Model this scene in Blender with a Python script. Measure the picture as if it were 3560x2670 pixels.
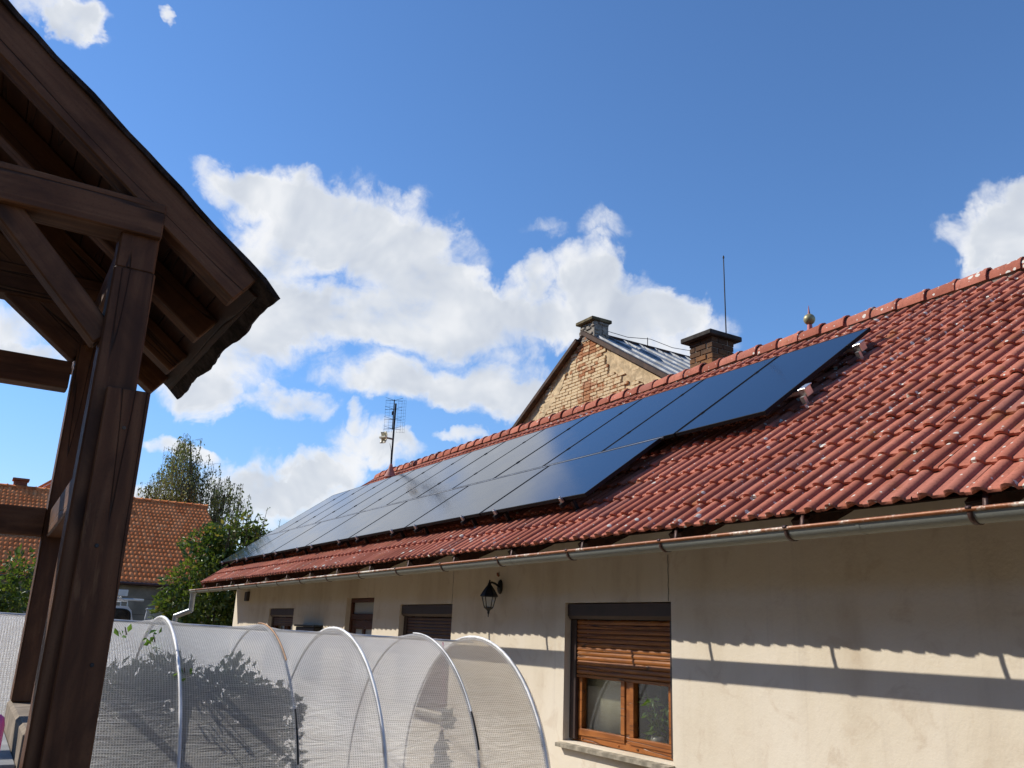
import bpy, bmesh, math, random
import numpy as np
from mathutils import Vector, Matrix, Euler, Quaternion
for o in list(bpy.data.objects): bpy.data.objects.remove(o)
sc = bpy.context.scene
COL = sc.collection
rnd = random.Random(7)
CZ = 1.65                                   # eye height

# ------------------------------------------------------------------ camera
cr = Vector((0.52797, 0.84842, 0.03771)); cu = Vector((0.21848, -0.17860, 0.95936)); cf = Vector((-0.82068, 0.49828, 0.27966))
cd = bpy.data.cameras.new("camera"); cam = bpy.data.objects.new("camera", cd); COL.objects.link(cam)
cam.matrix_world = Matrix(((cr.x, cu.x, -cf.x, 0), (cr.y, cu.y, -cf.y, 0), (cr.z, cu.z, -cf.z, CZ), (0, 0, 0, 1)))
cd.sensor_width = 36; cd.lens = 36 * 2961.55 / 3560; cd.clip_start = 0.05; cd.clip_end = 2000
sc.camera = cam
sc.render.resolution_x = 1024; sc.render.resolution_y = 768

# ------------------------------------------------------------------ light, exposure
SUN = Vector((-1.06, -1.0, 1.11)).normalized()          # towards the sun
ELEV = math.asin(SUN.z); AZ = math.atan2(SUN.x, SUN.y)
sd = bpy.data.lights.new("sun", 'SUN'); sd.energy = 5.0; sd.angle = math.radians(0.5); sd.color = (1.0, 0.93, 0.82)
so = bpy.data.objects.new("sun", sd); COL.objects.link(so); so.location = SUN * 60
so.rotation_mode = 'QUATERNION'; so.rotation_quaternion = (-SUN).to_track_quat('-Z', 'Y')
sc.view_settings.view_transform = 'Standard'; sc.view_settings.look = 'None'
sc.view_settings.exposure = 0.0; sc.view_settings.gamma = 1.0; sc.view_settings.use_curve_mapping = False
SKY = 0.092
try:
    sc.cycles.max_bounces = 12; sc.cycles.diffuse_bounces = 6; sc.cycles.glossy_bounces = 3; sc.cycles.transmission_bounces = 4
    sc.cycles.transparent_max_bounces = 16; sc.cycles.caustics_reflective = False; sc.cycles.caustics_refractive = False
except Exception: pass

# ------------------------------------------------------------------ node helper
class G:
    def __init__(s, tree): s.t = tree
    def put(s, sock, v):
        if isinstance(v, bpy.types.NodeSocket): s.t.links.new(v, sock)
        elif v is not None:
            if sock.type == 'RGBA' and len(v) == 3: v = (*v, 1)
            sock.default_value = v
    def n(s, typ, props=None, **ins):
        nd = s.t.nodes.new(typ)
        for k, v in (props or {}).items(): setattr(nd, k, v)
        for k, v in ins.items():
            k = k.replace('_', ' ')
            s.put(nd.inputs[int(k[1:])] if k[0] == 'i' and k[1:].isdigit() else nd.inputs[k], v)
        return nd
    def m(s, op, a, b=None, c=None, clamp=False):
        nd = s.t.nodes.new('ShaderNodeMath'); nd.operation = op; nd.use_clamp = clamp
        for i, v in enumerate((a, b, c)): s.put(nd.inputs[i], v)
        return nd.outputs[0]
    def vm(s, op, a, b=None):
        nd = s.t.nodes.new('ShaderNodeVectorMath'); nd.operation = op
        s.put(nd.inputs[0], a)
        if b is not None: s.put(nd.inputs[1], b)
        return nd.outputs['Value'] if op in ('LENGTH', 'DOT_PRODUCT', 'DISTANCE') else nd.outputs[0]
    def noise(s, vec, scale, detail=4, rough=.55, dist=0, out='Fac'):
        return s.n('ShaderNodeTexNoise', None, Vector=vec, Scale=scale, Detail=detail, Roughness=rough, Distortion=dist).outputs[out]
    def voro(s, vec, scale, out='Distance', feature='F1', rand=1.0):
        return s.n('ShaderNodeTexVoronoi', {'feature': feature}, Vector=vec, Scale=scale, Randomness=rand).outputs[out]
    def map(s, vec, loc=(0, 0, 0), rot=(0, 0, 0), scale=(1, 1, 1), typ='POINT'):
        nd = s.t.nodes.new('ShaderNodeMapping'); nd.vector_type = typ
        s.put(nd.inputs['Vector'], vec); s.put(nd.inputs['Location'], loc); s.put(nd.inputs['Rotation'], rot); s.put(nd.inputs['Scale'], scale)
        return nd.outputs[0]
    def ss(s, v, a, b, lo=0., hi=1., typ='SMOOTHSTEP'):
        nd = s.t.nodes.new('ShaderNodeMapRange'); nd.interpolation_type = typ
        for k, x in (('Value', v), ('From Min', a), ('From Max', b), ('To Min', lo), ('To Max', hi)): s.put(nd.inputs[k], x)
        return nd.outputs[0]
    def mix(s, f, a, b, mode='MIX'):
        nd = s.t.nodes.new('ShaderNodeMix'); nd.data_type = 'RGBA'; nd.blend_type = mode
        s.put(nd.inputs[0], f); s.put(nd.inputs[6], a); s.put(nd.inputs[7], b)
        return nd.outputs[2]
    def ramp(s, f, stops):
        nd = s.t.nodes.new('ShaderNodeValToRGB'); s.put(nd.inputs[0], f)
        e = nd.color_ramp.elements
        while len(e) < len(stops): e.new(0.5)
        for el, (p, c) in zip(e, stops): el.position = p; el.color = (*c, 1) if len(c) == 3 else c
        return nd.outputs[0]
    def bump(s, h, strength=.3, dist=.01, normal=None):
        nd = s.n('ShaderNodeBump', None, Height=h, Strength=strength, Distance=dist)
        if normal is not None: s.put(nd.inputs['Normal'], normal)
        return nd.outputs[0]
    def pos(s): return s.n('ShaderNodeNewGeometry').outputs['Position']
    def obj(s): return s.n('ShaderNodeTexCoord').outputs['Object']
    def rand(s): return s.n('ShaderNodeObjectInfo').outputs['Random']
    def attr(s, name): return s.n('ShaderNodeAttribute', {'attribute_name': name}).outputs['Fac']

def mat(name, build):
    m = bpy.data.materials.new(name); m.use_nodes = True
    t = m.node_tree; b = t.nodes['Principled BSDF']; g = G(t)
    r = build(g, b)
    for k, v in (r or {}).items(): g.put(b.inputs[k], v)
    return m

# ------------------------------------------------------------------ world: daylight sky with cumulus
wd = bpy.data.worlds.new("World"); sc.world = wd; wd.use_nodes = True
wt = wd.node_tree; wt.nodes.clear(); g = G(wt)
sky = wt.nodes.new('ShaderNodeTexSky'); sky.sky_type = 'NISHITA'; sky.sun_disc = False
sky.sun_elevation = ELEV; sky.sun_rotation = AZ; sky.altitude = 250; sky.air_density = 1.0; sky.dust_density = 0.0; sky.ozone_density = 2.2
dirv = g.n('ShaderNodeTexCoord').outputs['Generated']
CLOUDS = [(167.9, 26.9, 3.1, 1.4), (165.0, 27.6, 3.5, 1.7), (161.8, 26.7, 3.9, 2.6), (158.6, 25.1, 3.8, 3.2), (155.3, 23.8, 3.6, 2.9), (153.1, 22.1, 2.9, 1.7), (165.0, 24.4, 2.8, 2.0), (150.6, 21.7, 1.5, 1.1), (166.6, 20.5, 3.1, 2.4), (168.1, 16.6, 3.7, 2.8), (165.2, 19.0, 4.3, 2.0), (160.7, 20.3, 4.4, 1.9), (156.3, 20.1, 4.4, 2.1), (150.9, 19.7, 4.6, 1.9), (147.8, 23.0, 1.4, 1.2), (143.8, 23.7, 2.1, 1.5), (141.5, 22.2, 3.1, 1.7), (137.6, 21.3, 2.0, 1.4), (144.4, 20.7, 5.0, 1.9), (139.3, 19.5, 5.3, 2.3), (163.7, 13.7, 2.4, 1.1), (158.5, 16.1, 3.4, 1.6), (154.3, 15.9, 4.6, 1.7), (149.1, 15.7, 4.3, 1.9), (145.3, 14.7, 3.9, 1.7), (168.8, 13.9, 2.0, 1.3), (159.4, 13.4, 0.9, 0.7), (158.4, 11.8, 2.3, 1.1), (156.2, 11.3, 1.4, 0.9), (164.2, 8.7, 3.1, 1.7), (161.8, 10.2, 1.4, 1.0), (159.7, 9.9, 1.6, 1.1), (166.0, 7.4, 4.2, 2.2), (161.8, 8.1, 3.2, 1.7), (152.1, 12.3, 1.5, 0.6), (-179.6, 16.4, 2.7, 1.8), (179.1, 14.3, 2.2, 1.0), (-177.4, 33.4, 3.0, 1.2), (-180.0, 33.8, 1.1, 1.0), (-179.0, 32.5, 1.1, 0.8), (175.6, 35.5, 0.6, 0.5), (169.2, 10.4, 1.8, 0.7), (171.7, 6.6, 3.5, 1.2), (116.1, 25.5, 2.0, 1.5), (118.0, 24.6, 2.2, 1.2), (116.2, 22.9, 2.5, 1.8),
  # the same scattered cumulus goes on round the rest of the sky
  (112, 24.5, 4, 2.5), (104, 22, 6, 3), (88, 15, 8, 3), (62, 22, 6, 3), (30, 14, 9, 3), (-5, 20, 6, 3), (-45, 14, 9, 3), (-88, 18, 7, 3), (-150, 24, 4, 2), (-168, 15, 5, 2)]
WISPS = [(147.0, 26.2, 1.5, 0.7), (142.8, 26.3, 1.3, 0.9), (155.9, 28.1, 0.9, 1.2), (154.3, 26.6, 1.0, 1.3)]
def warp(v, sc_, amt, det=4):
    w = g.vm('SCALE', g.vm('SUBTRACT', g.noise(v, sc_, det, .6, 0, 'Color'), (0.5, 0.5, 0.5))); w.node.inputs['Scale'].default_value = amt
    return g.vm('ADD', v, w)
dw = warp(warp(dirv, 7, .075, 2), 26, .050, 4)
sx_ = g.n('ShaderNodeSeparateXYZ', None, Vector=dw)
azel = g.n('ShaderNodeCombineXYZ', None, X=g.m('ARCTAN2', sx_.outputs[1], g.m('MULTIPLY', sx_.outputs[0], -1)), Y=g.m('ARCSINE', sx_.outputs[2]), Z=0.0).outputs[0]
def field(items, grow=1.30):
    acc = None
    for az, el, rx, ry in items:
        a = math.radians(((360 - az) % 360) - 180); e = math.radians(el)
        kx = math.cos(e) / (math.radians(rx) * grow); ky = 1 / (math.radians(ry) * grow)
        q = wt.nodes.new('ShaderNodeVectorMath'); q.operation = 'MULTIPLY_ADD'; wt.links.new(azel, q.inputs[0]); q.inputs[1].default_value = (kx, ky, 0); q.inputs[2].default_value = (-a * kx, -e * ky, 0)
        v = g.m('SUBTRACT', 1.0, g.vm('DOT_PRODUCT', q.outputs[0], q.outputs[0]), clamp=True)
        acc = v if acc is None else g.m('ADD', acc, v)
    return acc
body = g.m('MINIMUM', field(CLOUDS), 1.35)
wisp = g.m('MULTIPLY', field(WISPS), 0.42)
base = g.m('ADD', body, wisp)
def puff(off):
    v = g.map(dirv, off)
    return g.m('ADD', g.m('MULTIPLY', g.noise(v, 8.0, 7, .62, .3), 1.0), g.m('MULTIPLY', g.noise(v, 34.0, 4, .7, .5), .40))
n1 = puff((3.1, 1.7, 0))
r1 = g.noise(g.map(dirv, (3.1, 1.7, 0)), 8.0, 4, .58, .3); r2 = g.noise(g.map(dirv, (3.1 + SUN.x * .035, 1.7 + SUN.y * .035, SUN.z * .035)), 8.0, 4, .58, .3)
dens = g.m('ADD', base, g.m('MULTIPLY', g.m('SUBTRACT', n1, .70), 2.3))
cover = g.m('MULTIPLY', g.ss(dens, -.06, 1.22), g.ss(base, .01, .40))
thick = g.ss(g.m('ADD', g.m('MULTIPLY', base, .55), g.m('MULTIPLY', dens, .45)), .40, 1.45)
shade = g.m('ADD', g.m('MULTIPLY', thick, .62), g.m('MULTIPLY', g.m('SUBTRACT', r1, r2), -2.2), clamp=True)
cc = g.ramp(shade, [(0.0, (.93, .94, .96)), (.25, (.86, .88, .91)), (.55, (.71, .75, .81)), (1.0, (.56, .61, .70))])
low = g.ss(g.n('ShaderNodeSeparateXYZ', None, Vector=dirv).outputs[2], .30, .02)
skyc = g.mix(1.0, sky.outputs[0], g.mix(low, (SKY * 1.10, SKY * 1.50, SKY * 1.92), (SKY * 1.12, SKY * 1.22, SKY * 1.45)), 'MULTIPLY')
final = g.mix(g.m('MULTIPLY', cover, .97), skyc, cc)
bg = g.n('ShaderNodeBackground', None, Color=final, Strength=1.0)
wo = wt.nodes.new('ShaderNodeOutputWorld'); wt.links.new(bg.outputs[0], wo.inputs[0])

wd.cycles.sampling_method = 'MANUAL'; wd.cycles.sample_map_resolution = 128

# ------------------------------------------------------------------ object helpers
WM = {}
def link(name, data, parent=None, mw=None):
    o = bpy.data.objects.new(name, data); COL.objects.link(o)
    mw = mw or Matrix.Identity(4); WM[o] = mw.copy()
    if parent is not None:
        o.parent = parent; o.matrix_parent_inverse = WM[parent].inverted()
    o.matrix_basis = mw
    return o
def thing(name, label, cat, loc=(0, 0, 0), group=None):
    return tag(link(name, None, None, Matrix.Translation(loc)), label, cat, group)
def tag(o, label, cat, group=None):
    o['label'] = label; o['category'] = cat
    if group: o['group'] = group
    return o
def struct(o): o['kind'] = 'structure'; return o

class MB:
    def __init__(s): s.v = []; s.f = []; s.sm = []
    def add(s, vs, fs, smooth=False, mw=None):
        b = len(s.v)
        s.v += [tuple(mw @ Vector(p)) if mw else tuple(p) for p in vs]
        s.f += [tuple(i + b for i in f) for f in fs]; s.sm += [smooth] * len(fs)
        return s
    def box(s, x0, x1, y0, y1, z0, z1, mw=None, bev=0.0):
        if bev <= 0:
            vs = [(x, y, z) for z in (z0, z1) for y in (y0, y1) for x in (x0, x1)]
            return s.add(vs, [(0, 2, 3, 1), (4, 5, 7, 6), (0, 1, 5, 4), (2, 6, 7, 3), (0, 4, 6, 2), (1, 3, 7, 5)], False, mw)
        b = min(bev, (x1 - x0) / 3, (y1 - y0) / 3, (z1 - z0) / 3); vs = []; fs = []; idx = {}
        for i, x in enumerate((x0, x1)):
            for j, y in enumerate((y0, y1)):
                for k, z in enumerate((z0, z1)):
                    sx, sy, sz = (1 - 2 * i) * b, (1 - 2 * j) * b, (1 - 2 * k) * b
                    for a, p in enumerate(((x, y + sy, z + sz), (x + sx, y, z + sz), (x + sx, y + sy, z))):
                        idx[i, j, k, a] = len(vs); vs.append(p)
            
        I = lambda i, j, k, a: idx[i, j, k, a]
        for i in (0, 1):
            q = [I(i, 0, 0, 0), I(i, 0, 1, 0), I(i, 1, 1, 0), I(i, 1, 0, 0)]; fs.append(q if i == 0 else q[::-1])
            q = [I(0, i, 0, 1), I(1, i, 0, 1), I(1, i, 1, 1), I(0, i, 1, 1)]; fs.append(q if i == 0 else q[::-1])
            q = [I(0, 0, i, 2), I(0, 1, i, 2), I(1, 1, i, 2), I(1, 0, i, 2)]; fs.append(q if i == 0 else q[::-1])
        for a in (0, 1):
            for c in (0, 1):
                fs.append([I(0, a, c, 1), I(1, a, c, 1), I(1, a, c, 2), I(0, a, c, 2)])
                fs.append([I(a, 0, c, 0), I(a, 1, c, 0), I(a, 1, c, 2), I(a, 0, c, 2)])
                fs.append([I(a, c, 0, 0), I(a, c, 1, 0), I(a, c, 1, 1), I(a, c, 0, 1)])
        for i in (0, 1):
            for j in (0, 1):
                for k in (0, 1): fs.append([I(i, j, k, 0), I(i, j, k, 1), I(i, j, k, 2)])
        return s.add(vs, fs, False, mw)
    def tube(s, pts, r, n=8, cap=True, smooth=True):
        pts = [Vector(p) for p in pts]; rs = r if isinstance(r, (list, tuple)) else [r] * len(pts)
        vs = []; fs = []; up = None
        for i, p in enumerate(pts):
            t = (pts[min(i + 1, len(pts) - 1)] - pts[max(i - 1, 0)]).normalized()
            if up is None:
                up = Vector((0, 0, 1)) if abs(t.z) < .9 else Vector((1, 0, 0))
            a = (up - t * up.dot(t)).normalized(); up = a; b = t.cross(a)
            for k in range(n):
                an = 2 * math.pi * k / n
                vs.append(p + (a * math.cos(an) + b * math.sin(an)) * rs[i])
        for i in range(len(pts) - 1):
            for k in range(n):
                fs.append((i * n + k, i * n + (k + 1) % n, (i + 1) * n + (k + 1) % n, (i + 1) * n + k))
        s.add(vs, fs, smooth)
        if cap:
            s.add(vs[:n], [tuple(range(n))[::-1]]); s.add(vs[-n:], [tuple(range(n))])
        return s
    def lathe(s, prof, c=(0, 0, 0), n=16, smooth=True, phase=0.0):
        vs = []; fs = []
        for r, z in prof:
            for k in range(n):
                an = 2 * math.pi * k / n + phase
                vs.append((c[0] + r * math.cos(an), c[1] + r * math.sin(an), c[2] + z))
        for i in range(len(prof) - 1):
            for k in range(n): fs.append((i * n + k, i * n + (k + 1) % n, (i + 1) * n + (k + 1) % n, (i + 1) * n + k))
        return s.add(vs, fs, smooth)
    def prism(s, poly, a0, a1, axis='x', smooth=False):
        n = len(poly)
        mk = {'x': lambda p, a: (a, p[0], p[1]), 'y': lambda p, a: (p[0], a, p[1]), 'z': lambda p, a: (p[0], p[1], a)}[axis]
        vs = [mk(p, a0) for p in poly] + [mk(p, a1) for p in poly]
        s.add(vs, [(i, (i + 1) % n, n + (i + 1) % n, n + i) for i in range(n)], smooth)
        s.add(vs, [tuple(range(n))[::-1], tuple(range(n, 2 * n))])
        return s
    def quad(s, a, b, c, d): return s.add([a, b, c, d], [(0, 1, 2, 3)])
    def data(s, name, m=None, fix=True):
        me = bpy.data.meshes.new(name); me.from_pydata(s.v, [], s.f)
        me.polygons.foreach_set('use_smooth', s.sm)
        if fix:
            bm = bmesh.new(); bm.from_mesh(me); bmesh.ops.recalc_face_normals(bm, faces=bm.faces); bm.to_mesh(me); bm.free()
        if m: me.materials.append(m)
        me.update(); return me
    def build(s, name, m, parent=None, mw=None, fix=True): return link(name, s.data(name, m, fix), parent, mw)

def frame_to(p0, p1, up=(0, 0, 1)):
    """local x along p0->p1, local z near up; returns matrix and length"""
    p0, p1 = Vector(p0), Vector(p1); x = (p1 - p0); L = x.length; x.normalize()
    y = Vector(up).cross(x).normalized(); z = x.cross(y)
    return Matrix(((x.x, y.x, z.x, p0.x), (x.y, y.y, z.y, p0.y), (x.z, y.z, z.z, p0.z), (0, 0, 0, 1))), L
def beam(name, p0, p1, w, h, m, parent, up=(0, 0, 1), bev=.006):
    mw, L = frame_to(p0, p1, up)
    return MB().box(0, L, -w / 2, w / 2, -h / 2, h / 2, None, bev).build(name, m, parent, mw)

# ------------------------------------------------------------------ materials
def m_plaster(g, b):
    p = g.pos()
    st = g.noise(g.map(p, scale=(1.0, 1.0, .35)), 1.3, 6, .6)
    fine = g.noise(p, 55, 3, .6)
    blot = g.noise(p, 4.0, 5, .65, .6)
    c = g.ramp(st, [(.3, (.63, .54, .41)), (.48, (.75, .67, .535)), (.62, (.78, .705, .58)), (.8, (.82, .76, .64))])
    c = g.mix(g.ss(blot, .54, .70, 0, .38), c, (.55, .44, .32)); c = g.mix(g.ss(g.noise(p, 17, 4, .7, .5), .62, .74, 0, .12), c, (.48, .40, .31))
    run = g.noise(g.map(p, scale=(7, 7, .4)), 1.0, 3, .6)
    c = g.mix(g.ss(run, .58, .75, 0, .25), c, (.50, .43, .35))
    crk = g.voro(g.vm('ADD', p, g.vm('SCALE', g.noise(p, 3, 3, .6, 0, 'Color'))), 1.1, 'Distance', 'DISTANCE_TO_EDGE')
    c = g.mix(g.m('MULTIPLY', g.ss(crk, .006, .0), .0), c, (.2, .17, .14))
    h = g.m('ADD', g.m('MULTIPLY', g.noise(p, 12, 5, .6), .8), g.m('MULTIPLY', fine, .35))
    return {'Base Color': c, 'Roughness': .93, 'Normal': g.bump(h, .28, .012), 'Specular IOR Level': .2}
M_PL = mat('plaster', m_plaster)

def tile_mat(name, joined):
    def f(g, b):
        p = g.pos(); r = g.attr('tint') if joined else g.rand()
        w = g.noise(p, 6, 5, .6); w2 = g.noise(p, 60, 3, .6)
        c = g.ramp(r, [(0, (.32, .108, .072)), (.3, (.44, .155, .105)), (.7, (.54, .205, .142)), (.88, (.41, .158, .115)), (1, (.34, .145, .112))])
        c = g.mix(g.ss(w, .45, .7, 0, .45), c, (.27, .090, .062))
        c = g.mix(g.ss(g.noise(p, 3.2, 4, .6, .5), .58, .74, 0, .6), c, (.36, .16, .06))
        c = g.mix(g.ss(w2, .52, .70, 0, .6), c, (.22, .085, .060))
        stk = g.noise(g.map(p, scale=(9, 1.1, 1.1)), 1.0, 4, .6)
        c = g.mix(g.ss(stk, .52, .72, 0, .45), c, (.20, .085, .062))
        # lichen spots, thicker in colonies
        col = g.ss(g.noise(p, 1.7, 3, .6), .38, .66)
        v1 = g.n('ShaderNodeTexVoronoi', None, Vector=g.vm('ADD', p, g.vm('MULTIPLY', g.noise(p, 40, 2, .5, 0, 'Color'), (.012, .012, .012))), Scale=13.0)
        pick = g.n('ShaderNodeSeparateColor', None, Color=v1.outputs['Color'])
        size = g.m('MULTIPLY', g.ss(pick.outputs[0], .42, 1.0, .05, .30), g.m('ADD', g.m('MULTIPLY', col, .8), .45))
        s1 = g.m('MULTIPLY', g.m('LESS_THAN', v1.outputs['Distance'], size), g.m('GREATER_THAN', pick.outputs[0], .46))
        v2 = g.n('ShaderNodeTexVoronoi', None, Vector=p, Scale=34.0)
        pk2 = g.n('ShaderNodeSeparateColor', None, Color=v2.outputs['Color'])
        s2 = g.m('MULTIPLY', g.m('LESS_THAN', v2.outputs['Distance'], .24), g.m('GREATER_THAN', pk2.outputs[1], .90))
        c = g.mix(g.m('MAXIMUM', s1, s2), c, (.66, .63, .56))
        moss = g.ss(g.noise(p, 9, 4, .7), .66, .78, 0, .7)
        c = g.mix(moss, c, (.055, .040, .022))
        return {'Base Color': c, 'Roughness': .95, 'Specular IOR Level': .05, 'Normal': g.bump(g.m('ADD', w2, g.m('MULTIPLY', s1, .6)), .5, .003)}
    return mat(name, f)
M_TILE = tile_mat('concrete_tile', False); M_TILEJ = tile_mat('concrete_tile_field', True)

def wood(name, c0, c1, c2, scale=1.0, rough=.62, worn=0.0):
    def f(g, b):
        r = g.rand(); o = g.vm('ADD', g.obj(), g.n('ShaderNodeCombineXYZ', None, X=g.m('MULTIPLY', r, 31), Y=g.m('MULTIPLY', r, 7), Z=r).outputs[0])
        q = g.map(o, scale=(1.1 * scale, 22 * scale, 22 * scale))
        n = g.noise(q, 1.0, 6, .6, .9); broad = g.noise(g.map(o, scale=(1.5, 4, 4)), 1.3, 4, .6, 1.0)
        rings = g.n('ShaderNodeTexWave', {'wave_type': 'BANDS', 'bands_direction': 'Y'}, Vector=g.map(o, scale=(.6, 1, 1)), Scale=5.0 * scale, Distortion=4.0, Detail=2.0, Detail_Scale=.8).outputs['Fac']
        c = g.ramp(g.m('ADD', g.m('MULTIPLY', n, .78), g.m('MULTIPLY', rings, .22)), [(.2, c0), (.5, c1), (.8, c2)])
        c = g.mix(g.ss(broad, .40, .68, 0, .80), c, tuple(x * .75 for x in c0))
        if worn: c = g.mix(g.ss(g.noise(g.map(o, scale=(2, 14, 14)), 1.6, 4, .6), .62, .72, 0, worn), c, (.30, .17, .08))
        kv = g.n('ShaderNodeTexVoronoi', None, Vector=g.map(o, scale=(2.2, 6.5, 6.5)), Scale=1.0); kd = kv.outputs['Distance']
        kp = g.m('GREATER_THAN', g.n('ShaderNodeSeparateColor', None, Color=kv.outputs['Color']).outputs[0], .62)
        c = g.mix(g.m('MULTIPLY', g.m('MULTIPLY', g.ss(kd, .24, .05), kp), .75), c, tuple(x * .35 for x in c0))
        c = g.mix(g.ss(g.noise(o, 110, 3, .7), .52, .75, 0, .35), c, tuple(x * .6 for x in c0))
        crack = g.ss(g.m('ABSOLUTE', g.m('SUBTRACT', g.noise(g.map(o, scale=(.45, 9, 9)), 1.0, 2, .4), .5)), .012, .0)
        c = g.mix(g.m('MULTIPLY', crack, .75), c, (.012, .008, .006))
        h = g.m('SUBTRACT', g.m('MULTIPLY', n, .6), crack)
        return {'Base Color': c, 'Roughness': rough, 'Normal': g.bump(h, .8, .005), 'Specular IOR Level': .25}
    return mat(name, f)
M_WOOD = wood('dark_stained_timber', (.060, .022, .009), (.120, .050, .021), (.200, .095, .045), worn=.30)
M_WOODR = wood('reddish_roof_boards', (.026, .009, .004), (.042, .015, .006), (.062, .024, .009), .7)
M_WOODB = wood('brown_rafter_paint', (.030, .014, .010), (.055, .022, .015), (.080, .034, .022))
M_SLATO = wood('golden_oak_shutter', (.24, .075, .014), (.33, .115, .022), (.40, .155, .034), 1.4, .4)
M_ORANGE = wood('golden_oak_window_wood', (.24, .075, .016), (.34, .115, .026), (.42, .16, .040), 1.4, .4)
M_DOOR = wood('dark_door_wood', (.075, .026, .013), (.10, .036, .018), (.13, .052, .027), 1.4, .45)
def plain(name, c, rough=.6, metal=0.0, spec=.5, bump=0.0, bs=40, var=.25, vs=5):
    def f(g, b):
        p = g.pos(); n = g.noise(p, vs, 5, .6)
        col = g.mix(g.ss(n, .35, .7), tuple(x * (1 - var) for x in c), tuple(min(1, x * (1 + var * .6)) for x in c))
        d = {'Base Color': col, 'Roughness': rough, 'Metallic': metal, 'Specular IOR Level': spec}
        if bump: d['Normal'] = g.bump(g.noise(p, bs, 4, .6), bump, .005)
        return d
    return mat(name, f)
M_FRAME = plain('black_anodised', (.012, .012, .014), .65, .0, .15)
M_ALU = plain('bare_aluminium', (.62, .62, .60), .38, .9)
M_STEEL = plain('dark_steel', (.03, .03, .032), .5, .5)
M_BLACK = plain('black_paint', (.016, .015, .014), .5, 0, .4, .3, 60)
M_SHUT = plain('brown_shutter', (.085, .036, .020), .5, 0, .4)
M_SBOX = plain('brown_shutter_box', (.045, .024, .019), .45)
M_CONC = plain('grey_mortar', (.30, .27, .23), .95, 0, .2, .6, 25)
M_STONE = plain('weathered_sill_stone', (.36, .32, .25), .9, 0, .2, .6, 30, .4, 12)
M_SOFFIT = plain('roof_underlay', (.03, .02, .016), .9, 0, .2)
M_WHITE = plain('white_paint', (.78, .78, .76), .4, 0, .5, 0, 40, .08)
M_VAN = plain('white_vehicle_paint', (.70, .73, .78), .3, 0, .5, 0, 40, .06)
M_RUBBER = plain('black_rubber', (.02, .02, .02), .8)
M_DARKGL = plain('dark_vehicle_glass', (.012, .014, .016), .08, 0, .6)
M_PINK = plain('pink_plastic', (.80, .10, .28), .35, 0, .5)
M_CREAM = plain('cream_plastic', (.72, .66, .48), .4)
M_PIPE = plain('galvanised_hoop_pipe', (.62, .62, .62), .5, .2)
M_WCLIP = plain('white_clip_strip', (.85, .85, .84), .5)
M_BROWNM = plain('brown_painted_strap', (.07, .032, .024), .5, .3)
M_BARGE = plain('brown_barge_board', (.075, .040, .024), .75, 0, .3, .4, 30, .4)
M_FLASH = plain('pink_lead_flashing', (.45, .20, .16), .7, 0, .3, .4, 30)
M_SHEET = plain('zinc_sheet', (.36, .38, .40), .6, .25, .5, .3, 14, .35, 3)
M_CURT = mat('woven_blind', lambda g, b: {'Base Color': g.mix(g.noise(g.map(g.pos(), scale=(12, 1, 260)), 1.0, 3, .6), (.30, .27, .18), (.46, .42, .31)), 'Roughness': .95, 'Specular IOR Level': .1})
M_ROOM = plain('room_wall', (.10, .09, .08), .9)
M_TERRA = plain('clear_jar', (.30, .26, .22), .3)
M_CAPST = plain('sooty_cap_stone', (.055, .050, .045), .9, 0, .2, .8, 20, .4)
M_CAPST2 = plain('mossy_cap_stone', (.17, .14, .08), .95, 0, .2, .9, 20, .5)
M_DEADW = plain('shingle_bitumen', (.045, .034, .030), .95, 0, .15, 1.0, 60, .6, 14)
M_FINR = plain('red_finial_paint', (.50, .12, .11), .5)
M_FINB = plain('gilded_ball', (.34, .30, .16), .45, .35)
M_LEADP = plain('grey_zinc_downpipe', (.34, .37, .40), .42, .55, .5, .2, 20)
def m_galv(g, b):
    p = g.pos(); n = g.voro(p, 60, 'Color'); k = g.noise(p, 3, 4, .6); s = g.noise(p, 90, 3, .6)
    c = g.mix(k, (.20, .215, .195), (.30, .315, .28)); c = g.mix(g.ss(s, .5, .7, 0, .4), c, (.18, .19, .17))
    return {'Base Color': c, 'Roughness': .62, 'Metallic': .15, 'Normal': g.bump(s, .2, .003)}
M_GALV = mat('galvanised_gutter', m_galv)
def m_bead(g, b):
    p = g.pos(); k = g.noise(g.map(p, scale=(1, .2, .2)), 1.1, 4, .7); s = g.noise(p, 45, 4, .6)
    rust = g.mix(s, (.16, .045, .014), (.42, .15, .045))
    c = g.mix(g.ss(g.m('ADD', k, g.m('MULTIPLY', g.m('SUBTRACT', s, .5), .25)), .50, .60), rust, (.70, .64, .54))
    return {'Base Color': c, 'Roughness': .5, 'Metallic': .1}
M_BEAD = mat('rusty_gutter_bead', m_bead)
def m_solar(g, b):
    p = g.pos(); n = g.noise(p, 2.2, 3, .5)
    return {'Base Color': (.004, .008, .020), 'Roughness': g.ss(n, .3, .7, 0.09, .13), 'IOR': 1.85, 'Specular IOR Level': .74}
M_SOLAR = mat('solar_glass', m_solar)
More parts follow.
